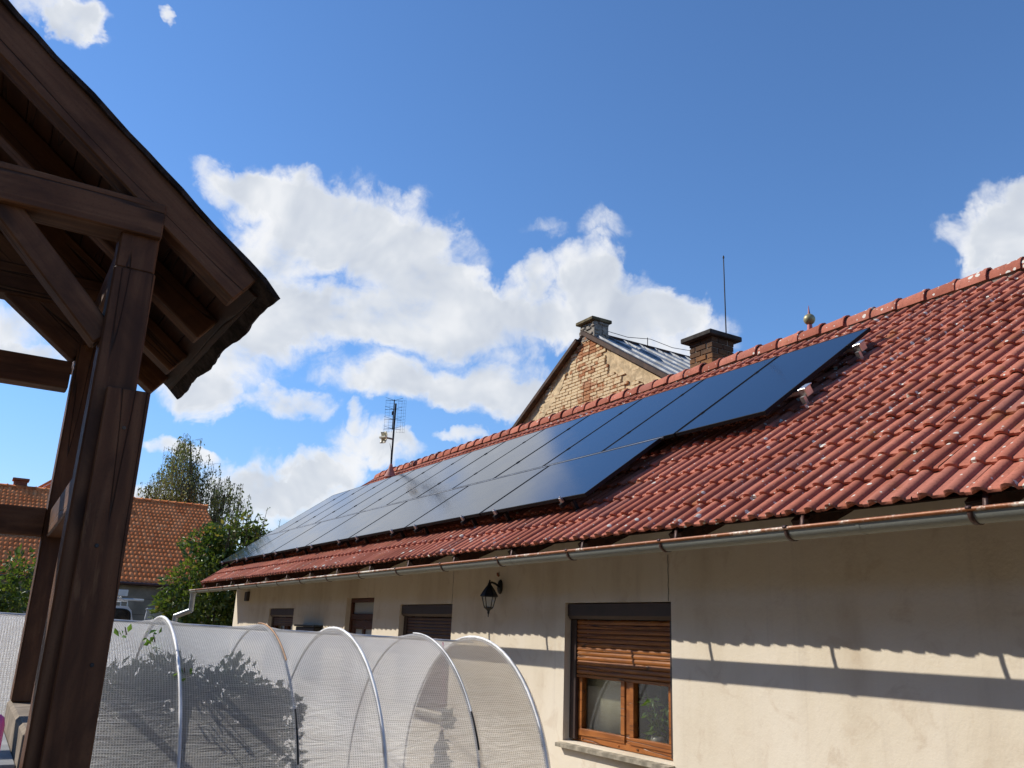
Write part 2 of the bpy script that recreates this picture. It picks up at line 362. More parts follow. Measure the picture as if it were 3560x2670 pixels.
def brickmat(name, stops, plaster, soot=None, cen=None):
    def f(g, b):
        p = g.pos(); r = g.rand(); n = g.noise(p, 9, 5, .65)
        c = g.ramp(r, stops)
        if plaster:
            pl = g.noise(p, plaster[1], 5, .65, .4)
            if cen is not None:
                x = g.n('ShaderNodeSeparateXYZ', None, Vector=p).outputs[0]
                d = g.m('ABSOLUTE', g.m('SUBTRACT', x, cen)); pl = g.m('SUBTRACT', pl, g.ss(d, .65, .15, 0, .15))
            c = g.mix(g.ss(g.m('ADD', pl, g.m('MULTIPLY', g.m('SUBTRACT', r, .5), .22)), plaster[2], plaster[2] + .10), c, plaster[0])
        if soot:
            z = g.n('ShaderNodeSeparateXYZ', None, Vector=p).outputs[2]
            c = g.mix(g.ss(g.m('ADD', z, g.m('MULTIPLY', n, .35)), soot[0], soot[1], 0, .8), c, (.045, .035, .028))
        c = g.mix(g.ss(n, .5, .75, 0, .45), c, tuple(.5 * x for x in stops[0][1]))
        return {'Base Color': c, 'Roughness': .92, 'Specular IOR Level': .2, 'Normal': g.bump(g.noise(p, 35, 5, .7), .8, .008)}
    return mat(name, f)
M_BRK = brickmat('old_gable_brick', [(0, (.42, .17, .075)), (.5, (.50, .26, .13)), (1, (.46, .22, .13))], ((.74, .57, .35), 2.6, .32), None, -16.85)
M_BRK2 = brickmat('sooty_chimney_brick', [(0, (.26, .105, .04)), (.4, (.36, .17, .07)), (.7, (.20, .10, .05)), (1, (.30, .17, .09))], None, (5.72, 6.05))
M_BRK3 = brickmat('red_chimney_brick', [(0, (.26, .09, .05)), (.5, (.33, .12, .07)), (1, (.22, .075, .045))], None)
M_PLOLD = plain('old_cream_render', (.66, .50, .30), .95, 0, .2, 1.0, 16, .3, 7)
M_PLGREY = plain('grey_flaking_render', (.34, .30, .25), .95, 0, .2, 1.0, 18, .35, 9)
def m_far(joined):
    def f(g, b):
        r = g.attr('tint') if joined else g.rand(); n = g.noise(g.pos(), 2.0, 4, .6)
        c = g.ramp(r, [(0, (.56, .165, .055)), (.5, (.68, .225, .08)), (1, (.74, .29, .12))])
        c = g.mix(g.ss(n, .45, .7, 0, .45), c, (.44, .135, .055))
        return {'Base Color': c, 'Roughness': .95, 'Specular IOR Level': .08}
    return f
M_FAR = mat('orange_clay_tile', m_far(False)); M_FARJ = mat('orange_clay_tile_field', m_far(True))
M_FARW = plain('grey_house_wall', (.26, .24, .19), .95, 0, .2, .4, 20, .25, 2)
def leafmat(name, stops, trans=.35):
    m = bpy.data.materials.new(name); m.use_nodes = True; t = m.node_tree; t.nodes.clear(); g = G(t)
    r = g.attr('tint'); c = g.ramp(r, stops)
    d = g.n('ShaderNodeBsdfDiffuse', None, Color=c); tr = g.n('ShaderNodeBsdfTranslucent', None, Color=g.mix(1, c, (1.2, 1.3, .6), 'MULTIPLY'))
    gl = g.n('ShaderNodeBsdfGlossy', None, Color=(.8, .85, .8), Roughness=.45)
    x = g.n('ShaderNodeMixShader', None, i0=trans, i1=d.outputs[0], i2=tr.outputs[0]); x2 = g.n('ShaderNodeMixShader', None, i0=.05, i1=x.outputs[0], i2=gl.outputs[0])
    o = t.nodes.new('ShaderNodeOutputMaterial'); t.links.new(x2.outputs[0], o.inputs[0]); return m
M_LBIRCH = leafmat('birch_leaves', [(0, (.11, .13, .05)), (.5, (.19, .21, .075)), (1, (.31, .28, .10))])
M_LBUSH = leafmat('bush_leaves', [(0, (.050, .092, .018)), (.5, (.105, .155, .030)), (.85, (.17, .19, .04)), (1, (.28, .20, .05))])
M_LBRIGHT = leafmat('young_leaves', [(0, (.09, .18, .03)), (1, (.19, .30, .06))])
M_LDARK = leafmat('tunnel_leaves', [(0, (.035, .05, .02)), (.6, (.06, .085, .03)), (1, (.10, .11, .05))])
M_BARK = plain('bark', (.13, .105, .085), .95, 0, .2, .8, 20, .4)
def glass(name, tint=(1, 1, 1), refl=1.0, rough=.0, milky=0.0):
    m = bpy.data.materials.new(name); m.use_nodes = True; t = m.node_tree; t.nodes.clear(); g = G(t)
    gm = g.n('ShaderNodeNewGeometry'); cs_ = g.m('ABSOLUTE', g.vm('DOT_PRODUCT', gm.outputs['Normal'], gm.outputs['Incoming']))
    f = g.m('ADD', .04, g.m('MULTIPLY', .96, g.m('POWER', g.m('SUBTRACT', 1.0, cs_, clamp=True), 5.0))); f = g.m('MULTIPLY', f, refl, clamp=True)
    a = g.n('ShaderNodeBsdfTransparent', None, Color=tint); b = g.n('ShaderNodeBsdfGlossy', None, Color=(1, 1, 1), Roughness=rough)
    x = g.n('ShaderNodeMixShader', None, i0=f, i1=a.outputs[0], i2=b.outputs[0])
    if milky:
        d = g.n('ShaderNodeBsdfDiffuse', None, Color=(.75, .78, .78)); x = g.n('ShaderNodeMixShader', None, i0=milky, i1=x.outputs[0], i2=d.outputs[0])
    o = t.nodes.new('ShaderNodeOutputMaterial'); t.links.new(x.outputs[0], o.inputs[0]); return m
M_GLASS = glass('window_glass', (.94, .96, .95), .8); M_MILK = glass('frosted_glass', (.8, .85, .85), 1.0, .2, .45); M_LAMPG = glass('lantern_glass', (.9, .9, .85), 1.0, .1, .3)
def m_foil():
    m = bpy.data.materials.new('reinforced_foil'); m.use_nodes = True; t = m.node_tree; t.nodes.clear(); g = G(t)
    uv = g.n('ShaderNodeUVMap', {'uv_map': 'UVMap'}).outputs[0]; sp = g.n('ShaderNodeSeparateXYZ', None, Vector=uv)
    def th(s, w): return g.ss(g.m('ABSOLUTE', g.m('SUBTRACT', g.m('FRACT', g.m('DIVIDE', s, .0165)), .5)), w, w * .6)
    grid = g.m('MAXIMUM', th(sp.outputs[0], .27), th(sp.outputs[1], .21))
    p = g.pos(); wr = g.noise(g.map(p, scale=(3, .9, 5)), 3.0, 5, .6, .8); dirt = g.noise(p, 1.4, 4, .6)
    fac = g.m('ADD', g.m('MULTIPLY', grid, .34), g.ss(dirt, .3, .7, .44, .54))
    nb = g.bump(g.m('ADD', wr, g.m('MULTIPLY', grid, .05)), .6, .03)
    col = g.mix(g.ss(dirt, .4, .7), (.98, .97, .95), (.95, .93, .89))
    d = g.n('ShaderNodeBsdfDiffuse', None, Color=col, Normal=nb); tl = g.n('ShaderNodeBsdfTranslucent', None, Color=col, Normal=nb)
    gl = g.n('ShaderNodeBsdfGlossy', None, Color=(.9, .92, .95), Roughness=.3, Normal=nb)
    w = g.n('ShaderNodeMixShader', None, i0=.95, i1=d.outputs[0], i2=tl.outputs[0]); w = g.n('ShaderNodeMixShader', None, i0=.07, i1=w.outputs[0], i2=gl.outputs[0])
    tr = g.n('ShaderNodeBsdfTransparent', None, Color=(.96, .97, .98))
    x = g.n('ShaderNodeMixShader', None, i0=fac, i1=tr.outputs[0], i2=w.outputs[0])
    o = t.nodes.new('ShaderNodeOutputMaterial'); t.links.new(x.outputs[0], o.inputs[0]); return m
M_FOIL = m_foil()
def m_ground(g, b):
    p = g.pos(); n = g.noise(p, .6, 6, .6); f = g.noise(p, 25, 5, .7)
    c = g.mix(g.ss(n, .40, .55), (.085, .090, .035), (.22, .155, .095)); c = g.mix(g.m('MULTIPLY', f, .5), c, (.08, .055, .03))
    return {'Base Color': c, 'Roughness': .95, 'Normal': g.bump(f, .8, .03)}
M_GROUND = mat('yard_ground', m_ground)

# ------------------------------------------------------------------ ground
struct(MB().quad((-700, -700, 0), (700, -700, 0), (700, 700, 0), (-700, 700, 0)).build('ground', M_GROUND))
def m_bounce_yard(g, b):
    p = g.pos(); n = g.noise(p, 1.2, 6, .6); f = g.noise(p, 60, 4, .7); v = g.voro(p, 45, 'Color')
    c = g.mix(g.ss(n, .35, .65), (.26, .19, .12), (.33, .255, .17)); c = g.mix(.25, c, v, 'SOFT_LIGHT'); c = g.mix(g.ss(f, .5, .7, 0, .3), c, (.20, .15, .10))
    return {'Base Color': c, 'Roughness': .95, 'Normal': g.bump(f, .8, .02)}
struct(MB().quad((-24, -6, .004), (9, -6, .004), (9, 4.966, .004), (-24, 4.966, .004)).build('bounce_pavement', mat('bounce_gravel', m_bounce_yard)))  # pale sheet added over the ground to bounce warm light onto the shaded wall
# unseen slope added behind the camera to block low sky light
mb = MB(); nx, ny = 40, 12; vs = []
for i in range(nx + 1):
    for j in range(ny + 1):
        t = j / ny; x = -75 + 190 * i / nx; e = min(1, i / 6, (nx - i) / 6)
        vs.append((x, -8.5 - 42 * t, -.05 + e * (30 * t ** .8 + 1.1 * math.sin(i * .9) * t + .8 * math.sin(i * 2.3 + j) * t)))
mb.add(vs, [(i * (ny + 1) + j, (i + 1) * (ny + 1) + j, (i + 1) * (ny + 1) + j + 1, i * (ny + 1) + j + 1) for i in range(nx) for j in range(ny)], True)
struct(mb.build('sky_block_hills', plain('sky_block_grass', (.060, .062, .024), .95, 0, .2, .8, 6, .4, 2)))

# ================================================================== long white house
CS, SN = math.cos(math.radians(35.7)), math.sin(math.radians(35.7))
def RP(x, v, h=0.0): return Vector((x, 7.146 + v * CS - h * SN, 4.552 + v * SN + h * CS))
def RM(x, v, h=0.0):
    p = RP(x, v, h); return Matrix(((1, 0, 0, p.x), (0, CS, -SN, p.y), (0, SN, CS, p.z), (0, 0, 0, 1)))
house = thing('farmhouse', 'long cream plastered house with a red tiled roof carrying solar panels', 'house', (-9, 8, 0))
X0, X1 = -19.40, 1.5
YW = 4.968
OPEN = dict(w1=(-7.018, -5.504, .70, 1.945), w2=(-10.854, -9.358, .70, 1.952), door=(-12.825, -11.754, 0.0, 2.062), w3=(-16.821, -15.333, .75, 1.915))
def front_wall():
    xs = sorted({X0, X1, *[v for o in OPEN.values() for v in o[:2]]}); zs = sorted({0.0, 2.86, *[v for o in OPEN.values() for v in o[2:]]})
    mb = MB(); D = .33
    for i in range(len(xs) - 1):
        for j in range(len(zs) - 1):
            a, b, c, d = xs[i], xs[i + 1], zs[j], zs[j + 1]; mx, mz = (a + b) / 2, (c + d) / 2
            if any(o[0] < mx < o[1] and o[2] < mz < o[3] for o in OPEN.values()): continue
            mb.quad((a, YW, c), (b, YW, c), (b, YW, d), (a, YW, d)); mb.quad((b, YW + D, c), (a, YW + D, c), (a, YW + D, d), (b, YW + D, d))
    for a, b, c, d in OPEN.values():
        mb.quad((a, YW, c), (a, YW, d), (a, YW + D, d), (a, YW + D, c)); mb.quad((b, YW, d), (b, YW, c), (b, YW + D, c), (b, YW + D, d))
        mb.quad((a, YW, d), (b, YW, d), (b, YW + D, d), (a, YW + D, d))
        if c > 0: mb.quad((b, YW, c), (a, YW, c), (a, YW + D, c), (b, YW + D, c))
    mb.quad((X0, YW + D, 0), (X0, YW, 0), (X0, YW, 2.86), (X0, YW + D, 2.86)); mb.quad((X1, YW, 0), (X1, YW + D, 0), (X1, YW + D, 2.86), (X1, YW, 2.86))
    mb.quad((X0, YW, 2.86), (X1, YW, 2.86), (X1, YW + D, 2.86), (X0, YW + D, 2.86))
    return mb
front_wall().build('wall', M_PL, house, fix=False)
gp = [(5.298, 0), (11.3, 0), (11.3, 2.9), (8.14, 5.12), (5.298, 3.06)]
MB().prism(gp, X0 + .002, X0 + .3, 'x').build('wall', M_PL, house); MB().prism(gp, X1 - .3, X1 - .002, 'x').build('wall', M_PL, house)
MB().box(X0 + .3, X1 - .3, 11.0, 11.298, 0, 2.9).build('wall', M_PL, house)
# hairline cracks in the plaster running up from the window corners
for cx, z0, z1 in ((-5.53, 1.95, 2.33), (-9.365, 1.955, 2.34)):
    mb = MB(); n = 9; pts = [(cx + rnd.uniform(-.006, .006), z0 + (z1 - z0) * i / n) for i in range(n + 1)]
    for (xa, za), (xb, zb) in zip(pts, pts[1:]): mb.quad((xa - .003, YW - .003, za), (xa + .003, YW - .003, za), (xb + .003, YW - .003, zb), (xb - .003, YW - .003, zb))
    mb.build('plaster_crack', M_BLACK, house, fix=False)

# ---- roof deck, rafters, tiles
TW, TG, V0, NJ = .3006, .342, -3.591, 14
XE = -3.387
mb = MB(); L = 1.224 + 3.52
mb.box(-19.60, X1, 0, L, -.094, -.084); deck = mb.build('roof_deck', M_SOFFIT, house, RM(0, -3.52, -.006))
bs = MB(); bs.prism([(8.14, 5.20), (8.14, 5.24), (12.1, 2.40), (12.1, 2.36)], -19.6, X1, 'x'); bs.build('back_slope', M_TILE, house)
for k in range(-3, 16):
    xc = -2.465 - 1.135 * k
    if xc > X1 - .1 or xc < -19.55: continue
    prof = [(-3.560, -.104), (-2.2, -.104), (-2.2, -.300), (-2.95, -.300), (-3.08, -.296), (-3.18, -.280), (-3.29, -.258), (-3.40, -.243), (-3.53, -.238), (-3.560, -.224)]
    MB().prism([(RP(0, v, h).y, RP(0, v, h).z) for v, h in prof], xc - .065, xc + .065, 'x').build('rafter', M_WOODB, house)
# verge board at the far gable
MB().prism([(RP(0, v, h).y, RP(0, v, h).z) for v, h in [(-3.60, -.01), (1.2, -.01), (1.2, -.2), (-3.60, -.2)]], -19.66, -19.625, 'x').build('verge_board', mat('red_verge', lambda g, b: {'Base Color': (.20, .045, .028), 'Roughness': .7}), house)

def tile_geo():
    hw = .040; P = [(0.0, 0.0)]
    for c in (.075, .225):
        for t in (-1, -.82, -.5, -.15, .15, .5, .82, 1):
            P.append((c + t * hw, .031 * max(0, 1 - abs(t) ** 2.4) ** .55))
    P.append((.3004, 0.0))
    
    vs = []; fs = []; n = len(P)
    def row(y, dz, k=1.0): 
        b = len(vs); vs.extend((x, y - (.013 * (z / .031) if y < .05 else 0), z * k + dz) for x, z in P); return b
    r_under = row(.10, .024 - .036); r_lip0 = row(.002, .036 - .024); r_lip1 = row(0, .036 - .006); r_nose = row(.010, .036); r_top = row(.42, 0)
    for a, b in ((r_under, r_lip0), (r_lip0, r_lip1), (r_lip1, r_nose), (r_nose, r_top)):
        for i in range(n - 1): fs.append((a + i, a + i + 1, b + i + 1, b + i))
    return np.array(vs), np.array(fs)
TV, TF = tile_geo()
TV[:, 2] -= .066
tile_me = bpy.data.meshes.new('roof_tile'); tile_me.from_pydata(TV.tolist(), [], TF.tolist()); tile_me.materials.append(M_TILE)
tile_me.polygons.foreach_set('use_smooth', [True] * len(TF)); tile_me.set_sharp_from_angle(angle=math.radians(50)); tile_me.update()
def project(p):
    d = Vector(p) - Vector((0, 0, CZ)); z = d.dot(cf)
    return (.5 + d.dot(cr) / z * 2961.55 / 3560, .5 - d.dot(cu) / z * 2961.55 / 2670, z)
spots = []
for k in range(-54, 17):
    for j in range(NJ):
        x = XE + k * TW; v = V0 + TG * j
        hid = (-19.75 < x + .15 < -4.95 and -1.85 < v + .2 < -.05) or (-19.7 < x + .15 < -6.3 and -3.0 < v + .2 < -1.9)
        sx, sy, z = project(RP(x + .15, v + .2))
        seen = z > 0 and -.02 < sx < 1.03 and -.02 < sy < 1.05 and not hid
        spots.append((not seen, z if z > 0 else 99, k, j, x, v))
spots.sort()
cs, ct = [], []
tr = random.Random(3); jv = []; jf = []; jt = []
for i, (hid, z, k, j, x, v) in enumerate(spots):
    mw = RM(x, v + tr.uniform(-.006, .006), tr.uniform(-.002, .003)) @ Euler((tr.uniform(-.008, .008), tr.uniform(-.006, .006), tr.uniform(-.006, .006))).to_matrix().to_4x4()
    if i < 300 and not hid: link('roof_tile', tile_me, house, mw)
    else:
        A = np.array(mw); q = TV @ A[:3, :3].T + A[:3, 3]
        jf.append(TF + len(jv) * len(TV)); jv.append(q); jt += [tr.random()] * len(TV)
me = bpy.data.meshes.new('roof_tiles'); me.from_pydata(np.concatenate(jv).tolist(), [], np.concatenate(jf).tolist()); me.materials.append(M_TILEJ)
me.polygons.foreach_set('use_smooth', [True] * len(me.polygons)); me.set_sharp_from_angle(angle=math.radians(50))
me.attributes.new('tint', 'FLOAT', 'POINT').data.foreach_set('value', jt)
link('roof_tiles', me, house)['kind'] = 'stuff'
# ridge
def ridge_geo():
    prof = [(-.128, -.03), (-.122, .015), (-.098, .068), (-.055, .108), (0, .126), (.055, .108), (.098, .068), (.122, .015), (.128, -.03)]
    mb = MB(); n = len(prof); vs = []
    for x, k in ((0, .86), (.365, 1.0), (.367, 1.07), (.405, 1.07), (.405, .93), (.34, .93)): vs += [(x, y * k, z * k) for y, z in prof]
    fs = [(r * n + i, r * n + i + 1, (r + 1) * n + i + 1, (r + 1) * n + i) for r in range(5) for i in range(n - 1)]
    mb.add(vs, fs, True); d = mb.data('ridge_tile', M_TILE, fix=False); d.set_sharp_from_angle(angle=math.radians(40)); return d
rme = ridge_geo(); x = -19.66
while x < X1:
    link('ridge_tile', rme, house, Matrix.Translation((x, 8.14 + rnd.uniform(-.006, .006), 5.205 + rnd.uniform(-.004, .006))) @ Euler((rnd.uniform(-.04, .04), -.02, rnd.uniform(-.012, .012))).to_matrix().to_4x4()); x += .334
mb = MB(); mb.box(-19.6, X1, 8.045, 8.235, 5.10, 5.218); mb.build('ridge_mortar', M_CONC, house)
# ---- gutter
GY, GR = 4.182, .063
def gz(x): return 2.315 + (x + 2) * (.050 / 18.0)
def arc(x, r, a0, a1, n): return [(x, GY + r * math.cos(a), gz(x) + r * math.sin(a)) for a in [a0 + (a1 - a0) * i / n for i in range(n + 1)]]
mb = MB(); xs = list(np.linspace(-20.05, X1, 24)); n = 14; vs = []
for x in xs: vs += arc(x, GR, math.pi, 2 * math.pi, n)
for x in xs: vs += arc(x, GR - .004, math.pi, 2 * math.pi, n)
o = len(xs) * (n + 1)
for i in range(len(xs) - 1):
    for k in range(n):
        a = i * (n + 1) + k; mb_f = (a, a + 1, a + n + 2, a + n + 1); mb.f.append(mb_f); mb.sm.append(True)
        mb.f.append(tuple(q + o for q in mb_f[::-1])); mb.sm.append(True)
mb.v = vs
b0 = len(mb.v); mb.add(arc(xs[0], GR, math.pi, 2 * math.pi, n), [tuple(range(n + 1))])
gut = mb.build('gutter', M_GALV, house, fix=False)
MB().tube([(x, GY - GR - .003, gz(x) + .004) for x in np.linspace(-20.07, X1, 30)], .0115, 8).build('bead', M_BEAD, gut)
for xj in (-3.05, -4.95, -6.72, -9.2, -12.2, -15.1, -17.6, -.6):
    mb = MB(); pa, pb = arc(xj, GR + .002, math.pi, 2 * math.pi, 10), arc(xj + .02, GR + .002, math.pi, 2 * math.pi, 10)
    mb.add(pa + pb, [(i, i + 1, i + 12, i + 11) for i in range(10)], True); mb.build('joint', M_GALV, gut, fix=False)
for k in range(-3, 16):
    xb = -2.398 - 1.135 * k
    if xb > X1 - .1: continue
    xb += rnd.uniform(-.02, .02) - .002
    mb = MB(); w = .028; ps = []
    path = [(GY + .095, gz(xb) + .115), (GY + .085, gz(xb) + .05)] + [(GY + (GR + .0035) * math.cos(a), gz(xb) + (GR + .0035) * math.sin(a)) for a in [-.1 - i * (math.pi - .1) / 12 for i in range(13)]] + [(GY - GR - .017, gz(xb) + .008), (GY - GR - .010, gz(xb) + .0195), (GY - GR + .004, gz(xb) + .017)]
    for y, z in path: ps += [(xb - w / 2, y, z), (xb + w / 2, y, z)]
    mb.add(ps, [(2 * i, 2 * i + 1, 2 * i + 3, 2 * i + 2) for i in range(len(path) - 1)], True)
    ob = mb.build('bracket', M_BROWNM, gut, fix=False); md = ob.modifiers.new('thick', 'SOLIDIFY'); md.thickness = .004; md.offset = 0
mb = MB(); g0 = gz(-19.95)
mb.tube([(-19.95, GY, g0 - .05), (-19.95, GY, g0 - .12), (-19.95, GY, g0 - .44)], [.078, .056, .055], 14)
mb.tube([(-19.95, GY, g0 - .42), (-20.22, GY - .26, g0 - .56)], .057, 14); mb.tube([(-20.21, GY - .25, g0 - .53), (-20.21, GY - .25, .05)], .055, 14)
mb.build('downpipe', M_LEADP, gut)

# ---- windows and door
def frame_bars(mb, x0, x1, z0, z1, w, y0, y1, bev=.006):
    mb.box(x0, x1, y0, y1, z0, z0 + w, None, bev); mb.box(x0, x1, y0, y1, z1 - w, z1, None, bev)
    mb.box(x0, x0 + w, y0 + .001, y1 - .001, z0 + w, z1 - w, None, bev); mb.box(x1 - w, x1, y0 + .001, y1 - .001, z0 + w, z1 - w, None, bev)
def shutter(par, x0, x1, ztop, zbot, ms, mbx, pitch=.041):
    prof = [(4.992, ztop - .010), (4.992, ztop - .118), (5.015, ztop - .150), (5.10, ztop - .150), (5.10, ztop - .010)]
    MB().prism(prof, x0 + .012, x1 - .002, 'x').build('shutter_box', mbx, par)
    for xa, xb in ((x0 + .003, x0 + .10), (x1 - .10, x1 - .003)): MB().box(xa, xb, 5.035, 5.074, par['zb'], ztop - .152, None, .005).build('guide_rail', mbx, par)
    z = ztop - .155 - pitch; sl = None
    while z > zbot - .001:
        if sl is None:
            pr = [(0, 0), (-.004, .006), (-.007, pitch * .35), (-.007, pitch * .62), (-.004, pitch - .007), (0, pitch - .002), (.006, pitch - .002), (.006, 0)]
            sl = MB().prism(pr, x0 + .085, x1 - .085, 'x').data('slat', ms)
        link('slat', sl, par, Matrix.Translation((0, 5.052, z))); z -= pitch
    MB().box(x0 + .086, x1 - .086, 5.044, 5.062, z + pitch - .030, z + pitch - .003, None, .004).build('end_bar', ms, par)
def pane(par, x0, x1, z0, z1, y, m): MB().box(x0, x1, y, y + .006, z0, z1).build('pane', m, par)
def win(o, mw, ms, mbx, zbot, sash=True, cut=None):
    x0, x1, z0, z1 = o
    mb = MB(); frame_bars(mb, x0 + .002, x1 - .002, z0 + .002, z1 - .002, .075, 5.078, 5.15)
    xm = x0 + .82
    mb.box(xm - .028, xm + .028, 5.080, 5.148, z0 + .077, z1 - .077, None, .005)
    w = mb.build('window', mw, house); w['zb'] = z0 + .02
    for a, b in ((x0 + .10, xm - .03), (xm + .03, x1 - .10)):
        mb = MB(); frame_bars(mb, a, b, z0 + .055, z1 - .08, .062, 5.066, 5.125); mb.build('sash', mw, w)
        pane(w, a + .05, b - .05, z0 + .105, z1 - .13, 5.10, M_GLASS)
    for xp in (x0 + .16, xm - .13, xm + .13): MB().box(xp - .012, xp + .012, 5.070, 5.080, z0 + .022, z0 + .036, None, .003).build('drain_cap', mw, w)
    if ms: shutter(w, x0, x1, z1, zbot, ms, mbx)
    MB().prism([(4.905, z0 - .052), (4.905, z0 - .020), (5.075, z0 + .001), (5.30, z0 + .001), (5.30, z0 - .052)], x0 - .035, x1 + .02, 'x').build('sill', M_STONE, w)
    MB().box(x0 + .02, x1 - .02, 5.17, 5.62, z0 - .03, z0 - .005).build('inner_sill', M_STONE, w)
    return w
W1 = win(OPEN['w1'], M_ORANGE, M_SLATO, M_SBOX, 1.295)
W2 = win(OPEN['w2'], M_DOOR, M_SHUT, M_SBOX, .75)
W3 = win(OPEN['w3'], M_DOOR, M_SHUT, M_SBOX, 1.62)
x0, x1, z0, z1 = OPEN['door']
mb = MB(); frame_bars(mb, x0 + .002, x1 - .002, .002, z1 - .002, .065, 5.04, 5.12)
mb.box(x0 + .066, x1 - .066, 5.042, 5.118, 1.745, 1.83, None, .005); dr = mb.build('door', M_DOOR, house)
pane(dr, x0 + .06, x1 - .06, 1.825, z1 - .06, 5.08, M_MILK)
mb = MB(); frame_bars(mb, x0 + .07, x1 - .07, .02, 1.742, .13, 5.055, 5.105); xm = (x0 + x1) / 2
mb.box(xm - .045, xm + .045, 5.057, 5.103, .15, 1.612, None, .005); mb.box(x0 + .2, x1 - .2, 5.057, 5.103, .75, .86, None, .005); mb.box(x0 + .2, x1 - .2, 5.075, 5.09, .15, .75)
mb.build('door_leaf', M_DOOR, dr)
pane(dr, x0 + .195, xm - .04, .855, 1.617, 5.078, M_MILK); pane(dr, xm + .04, x1 - .195, .855, 1.617, 5.078, M_MILK)
MB().tube([(x1 - .135, 5.055, .98), (x1 - .135, 5.01, .98), (x1 - .25, 5.008, .98)], .010, 8).build('handle', M_ALU, dr)
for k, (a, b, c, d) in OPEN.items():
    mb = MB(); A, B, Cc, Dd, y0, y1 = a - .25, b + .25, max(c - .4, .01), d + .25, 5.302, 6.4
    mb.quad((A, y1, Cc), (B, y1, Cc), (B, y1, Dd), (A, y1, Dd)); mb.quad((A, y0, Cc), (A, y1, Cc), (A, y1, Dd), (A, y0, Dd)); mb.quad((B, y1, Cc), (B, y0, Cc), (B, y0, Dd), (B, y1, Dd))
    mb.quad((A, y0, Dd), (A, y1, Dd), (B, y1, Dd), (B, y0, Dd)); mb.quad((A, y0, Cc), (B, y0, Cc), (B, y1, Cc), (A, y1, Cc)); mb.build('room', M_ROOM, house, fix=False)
def curtain(x0, x1, z0, z1, y, label):
    mb = MB(); n = 60
    vs = [(x0 + (x1 - x0) * i / n, y + .0015 * math.sin(i * .35), z) for z in (z0, z1) for i in range(n + 1)]
    mb.add(vs, [(i, i + 1, n + 2 + i, n + 1 + i) for i in range(n)], True)
    o = mb.build('curtain', M_CURT, None, fix=False); tag(o, label, 'curtain'); md = o.modifiers.new('thick', 'SOLIDIFY'); md.thickness = .003
curtain(-6.93, -6.22, .74, 1.80, 5.19, 'beige woven blind behind the pane beside the polytunnel')
curtain(-16.7, -15.45, .80, 1.80, 5.20, 'pale curtain behind the small farthest window of the long house')

# ---- brick helpers
def brick_unit(m):
    return MB().box(-.5, .5, -.5, .5, -.5, .5, None, .045).data('brick', m)
def put_brick(me, par, c, s, name='brick'):
    mw = Matrix.Translation(c) @ Euler((rnd.uniform(-.012, .012), rnd.uniform(-.012, .012), rnd.uniform(-.015, .015))).to_matrix().to_4x4() @ Matrix.Diagonal((*s, 1))
    link(name, me, par, mw)
def stack(me, par, x0, x1, y0, y1, z0, z1, ch, j=.012, inset=.014):
    n = round((z1 - z0) / ch); ch = (z1 - z0) / n; d = .115
    for k in range(n):
        z = z0 + (k + .5) * ch; h = ch - j
        for (a0, a1, fix, ax) in ((x0, x1, y0, 'x'), (x0, x1, y1, 'x'), (y0, y1, x0, 'y'), (y0, y1, x1, 'y')):
            if (k % 2 == 0) == (ax == 'x'): lo, hi = a0, a1
            else: lo, hi = a0 + d + j, a1 - d - j
            Ln = hi - lo; cnt = max(1, round(Ln / .26)); w = Ln / cnt
            for i in range(cnt):
                c = lo + (i + .5) * w; p = rnd.uniform(-.004, .005)
                q = fix + (d / 2 if fix in (x0, y0) else -d / 2) + (-p if fix in (x0, y0) else p)
                put_brick(me, par, (c, q, z) if ax == 'x' else (q, c, z), (w - j, d, h) if ax == 'x' else (d, w - j, h))
# chimney behind the ridge
ch = MB().box(-9.15 + .016, -8.67 - .016, 8.70 + .016, 9.16 - .016, 4.55, 5.995).build('chimney', M_CONC, house)
stack(brick_unit(M_BRK2), ch, -9.15, -8.67, 8.70, 9.16, 5.07, 5.995, .081)
MB().box(-9.25, -8.60, 8.61, 9.27, 5.997, 6.075, None, .012).build('cap', M_CAPST, ch)

# ---- solar panels
PX, PW, PL, QX, QW, QL = -19.753, 1.1448, 1.908, -19.695, 1.931, 1.117
def panel_parts(root, w, l, mw):
    mb = MB(); t = .011
    mb.box(0, w, 0, t, -.036, 0, None, .002); mb.box(0, w, l - t, l, -.036, 0, None, .002); mb.box(0, t, t, l - t, -.036, -.0005); mb.box(w - t, w, t, l - t, -.036, -.0005)
    return mb, MB().box(t - .001, w - t + .001, t - .001, l - t + .001, -.030, -.0025)
cache = {}
def solar(w, l, mw, label, ends):
    o = link('solar_panel', None, None, mw); tag(o, label, 'solar panel', 'solar panels on the red roof')
    if (w, l) not in cache:
        a, b = panel_parts(o, w, l, mw); cache[w, l] = (a.data('frame', M_FRAME), b.data('glass', M_SOLAR), MB().box(-.012, .012, -.03, .03, -.004, .006, None, .003).data('clamp', M_FRAME))
    f, gl, cl = cache[w, l]
    link('frame', f, o, mw); link('glass', gl, o, mw)
    for q in ends: link('clamp', cl, o, mw @ Matrix.Translation(q))
ORD = ['first', 'second', 'third', 'fourth', 'fifth', 'sixth', 'seventh', 'eighth', 'ninth', 'tenth', 'eleventh', 'twelfth', 'thirteenth']
for i in range(13):
    lab = 'upright solar panel in the upper row, %s from the antenna end' % ORD[i] if i < 12 else 'upright solar panel ending the upper row nearest the camera'
    solar(PW - .026, PL, RM(PX + i * PW, -PL, .14 + rnd.uniform(-.001, .001)), lab, [(PW - .013, PL * .24, 0), (PW - .013, PL * .76, 0)])
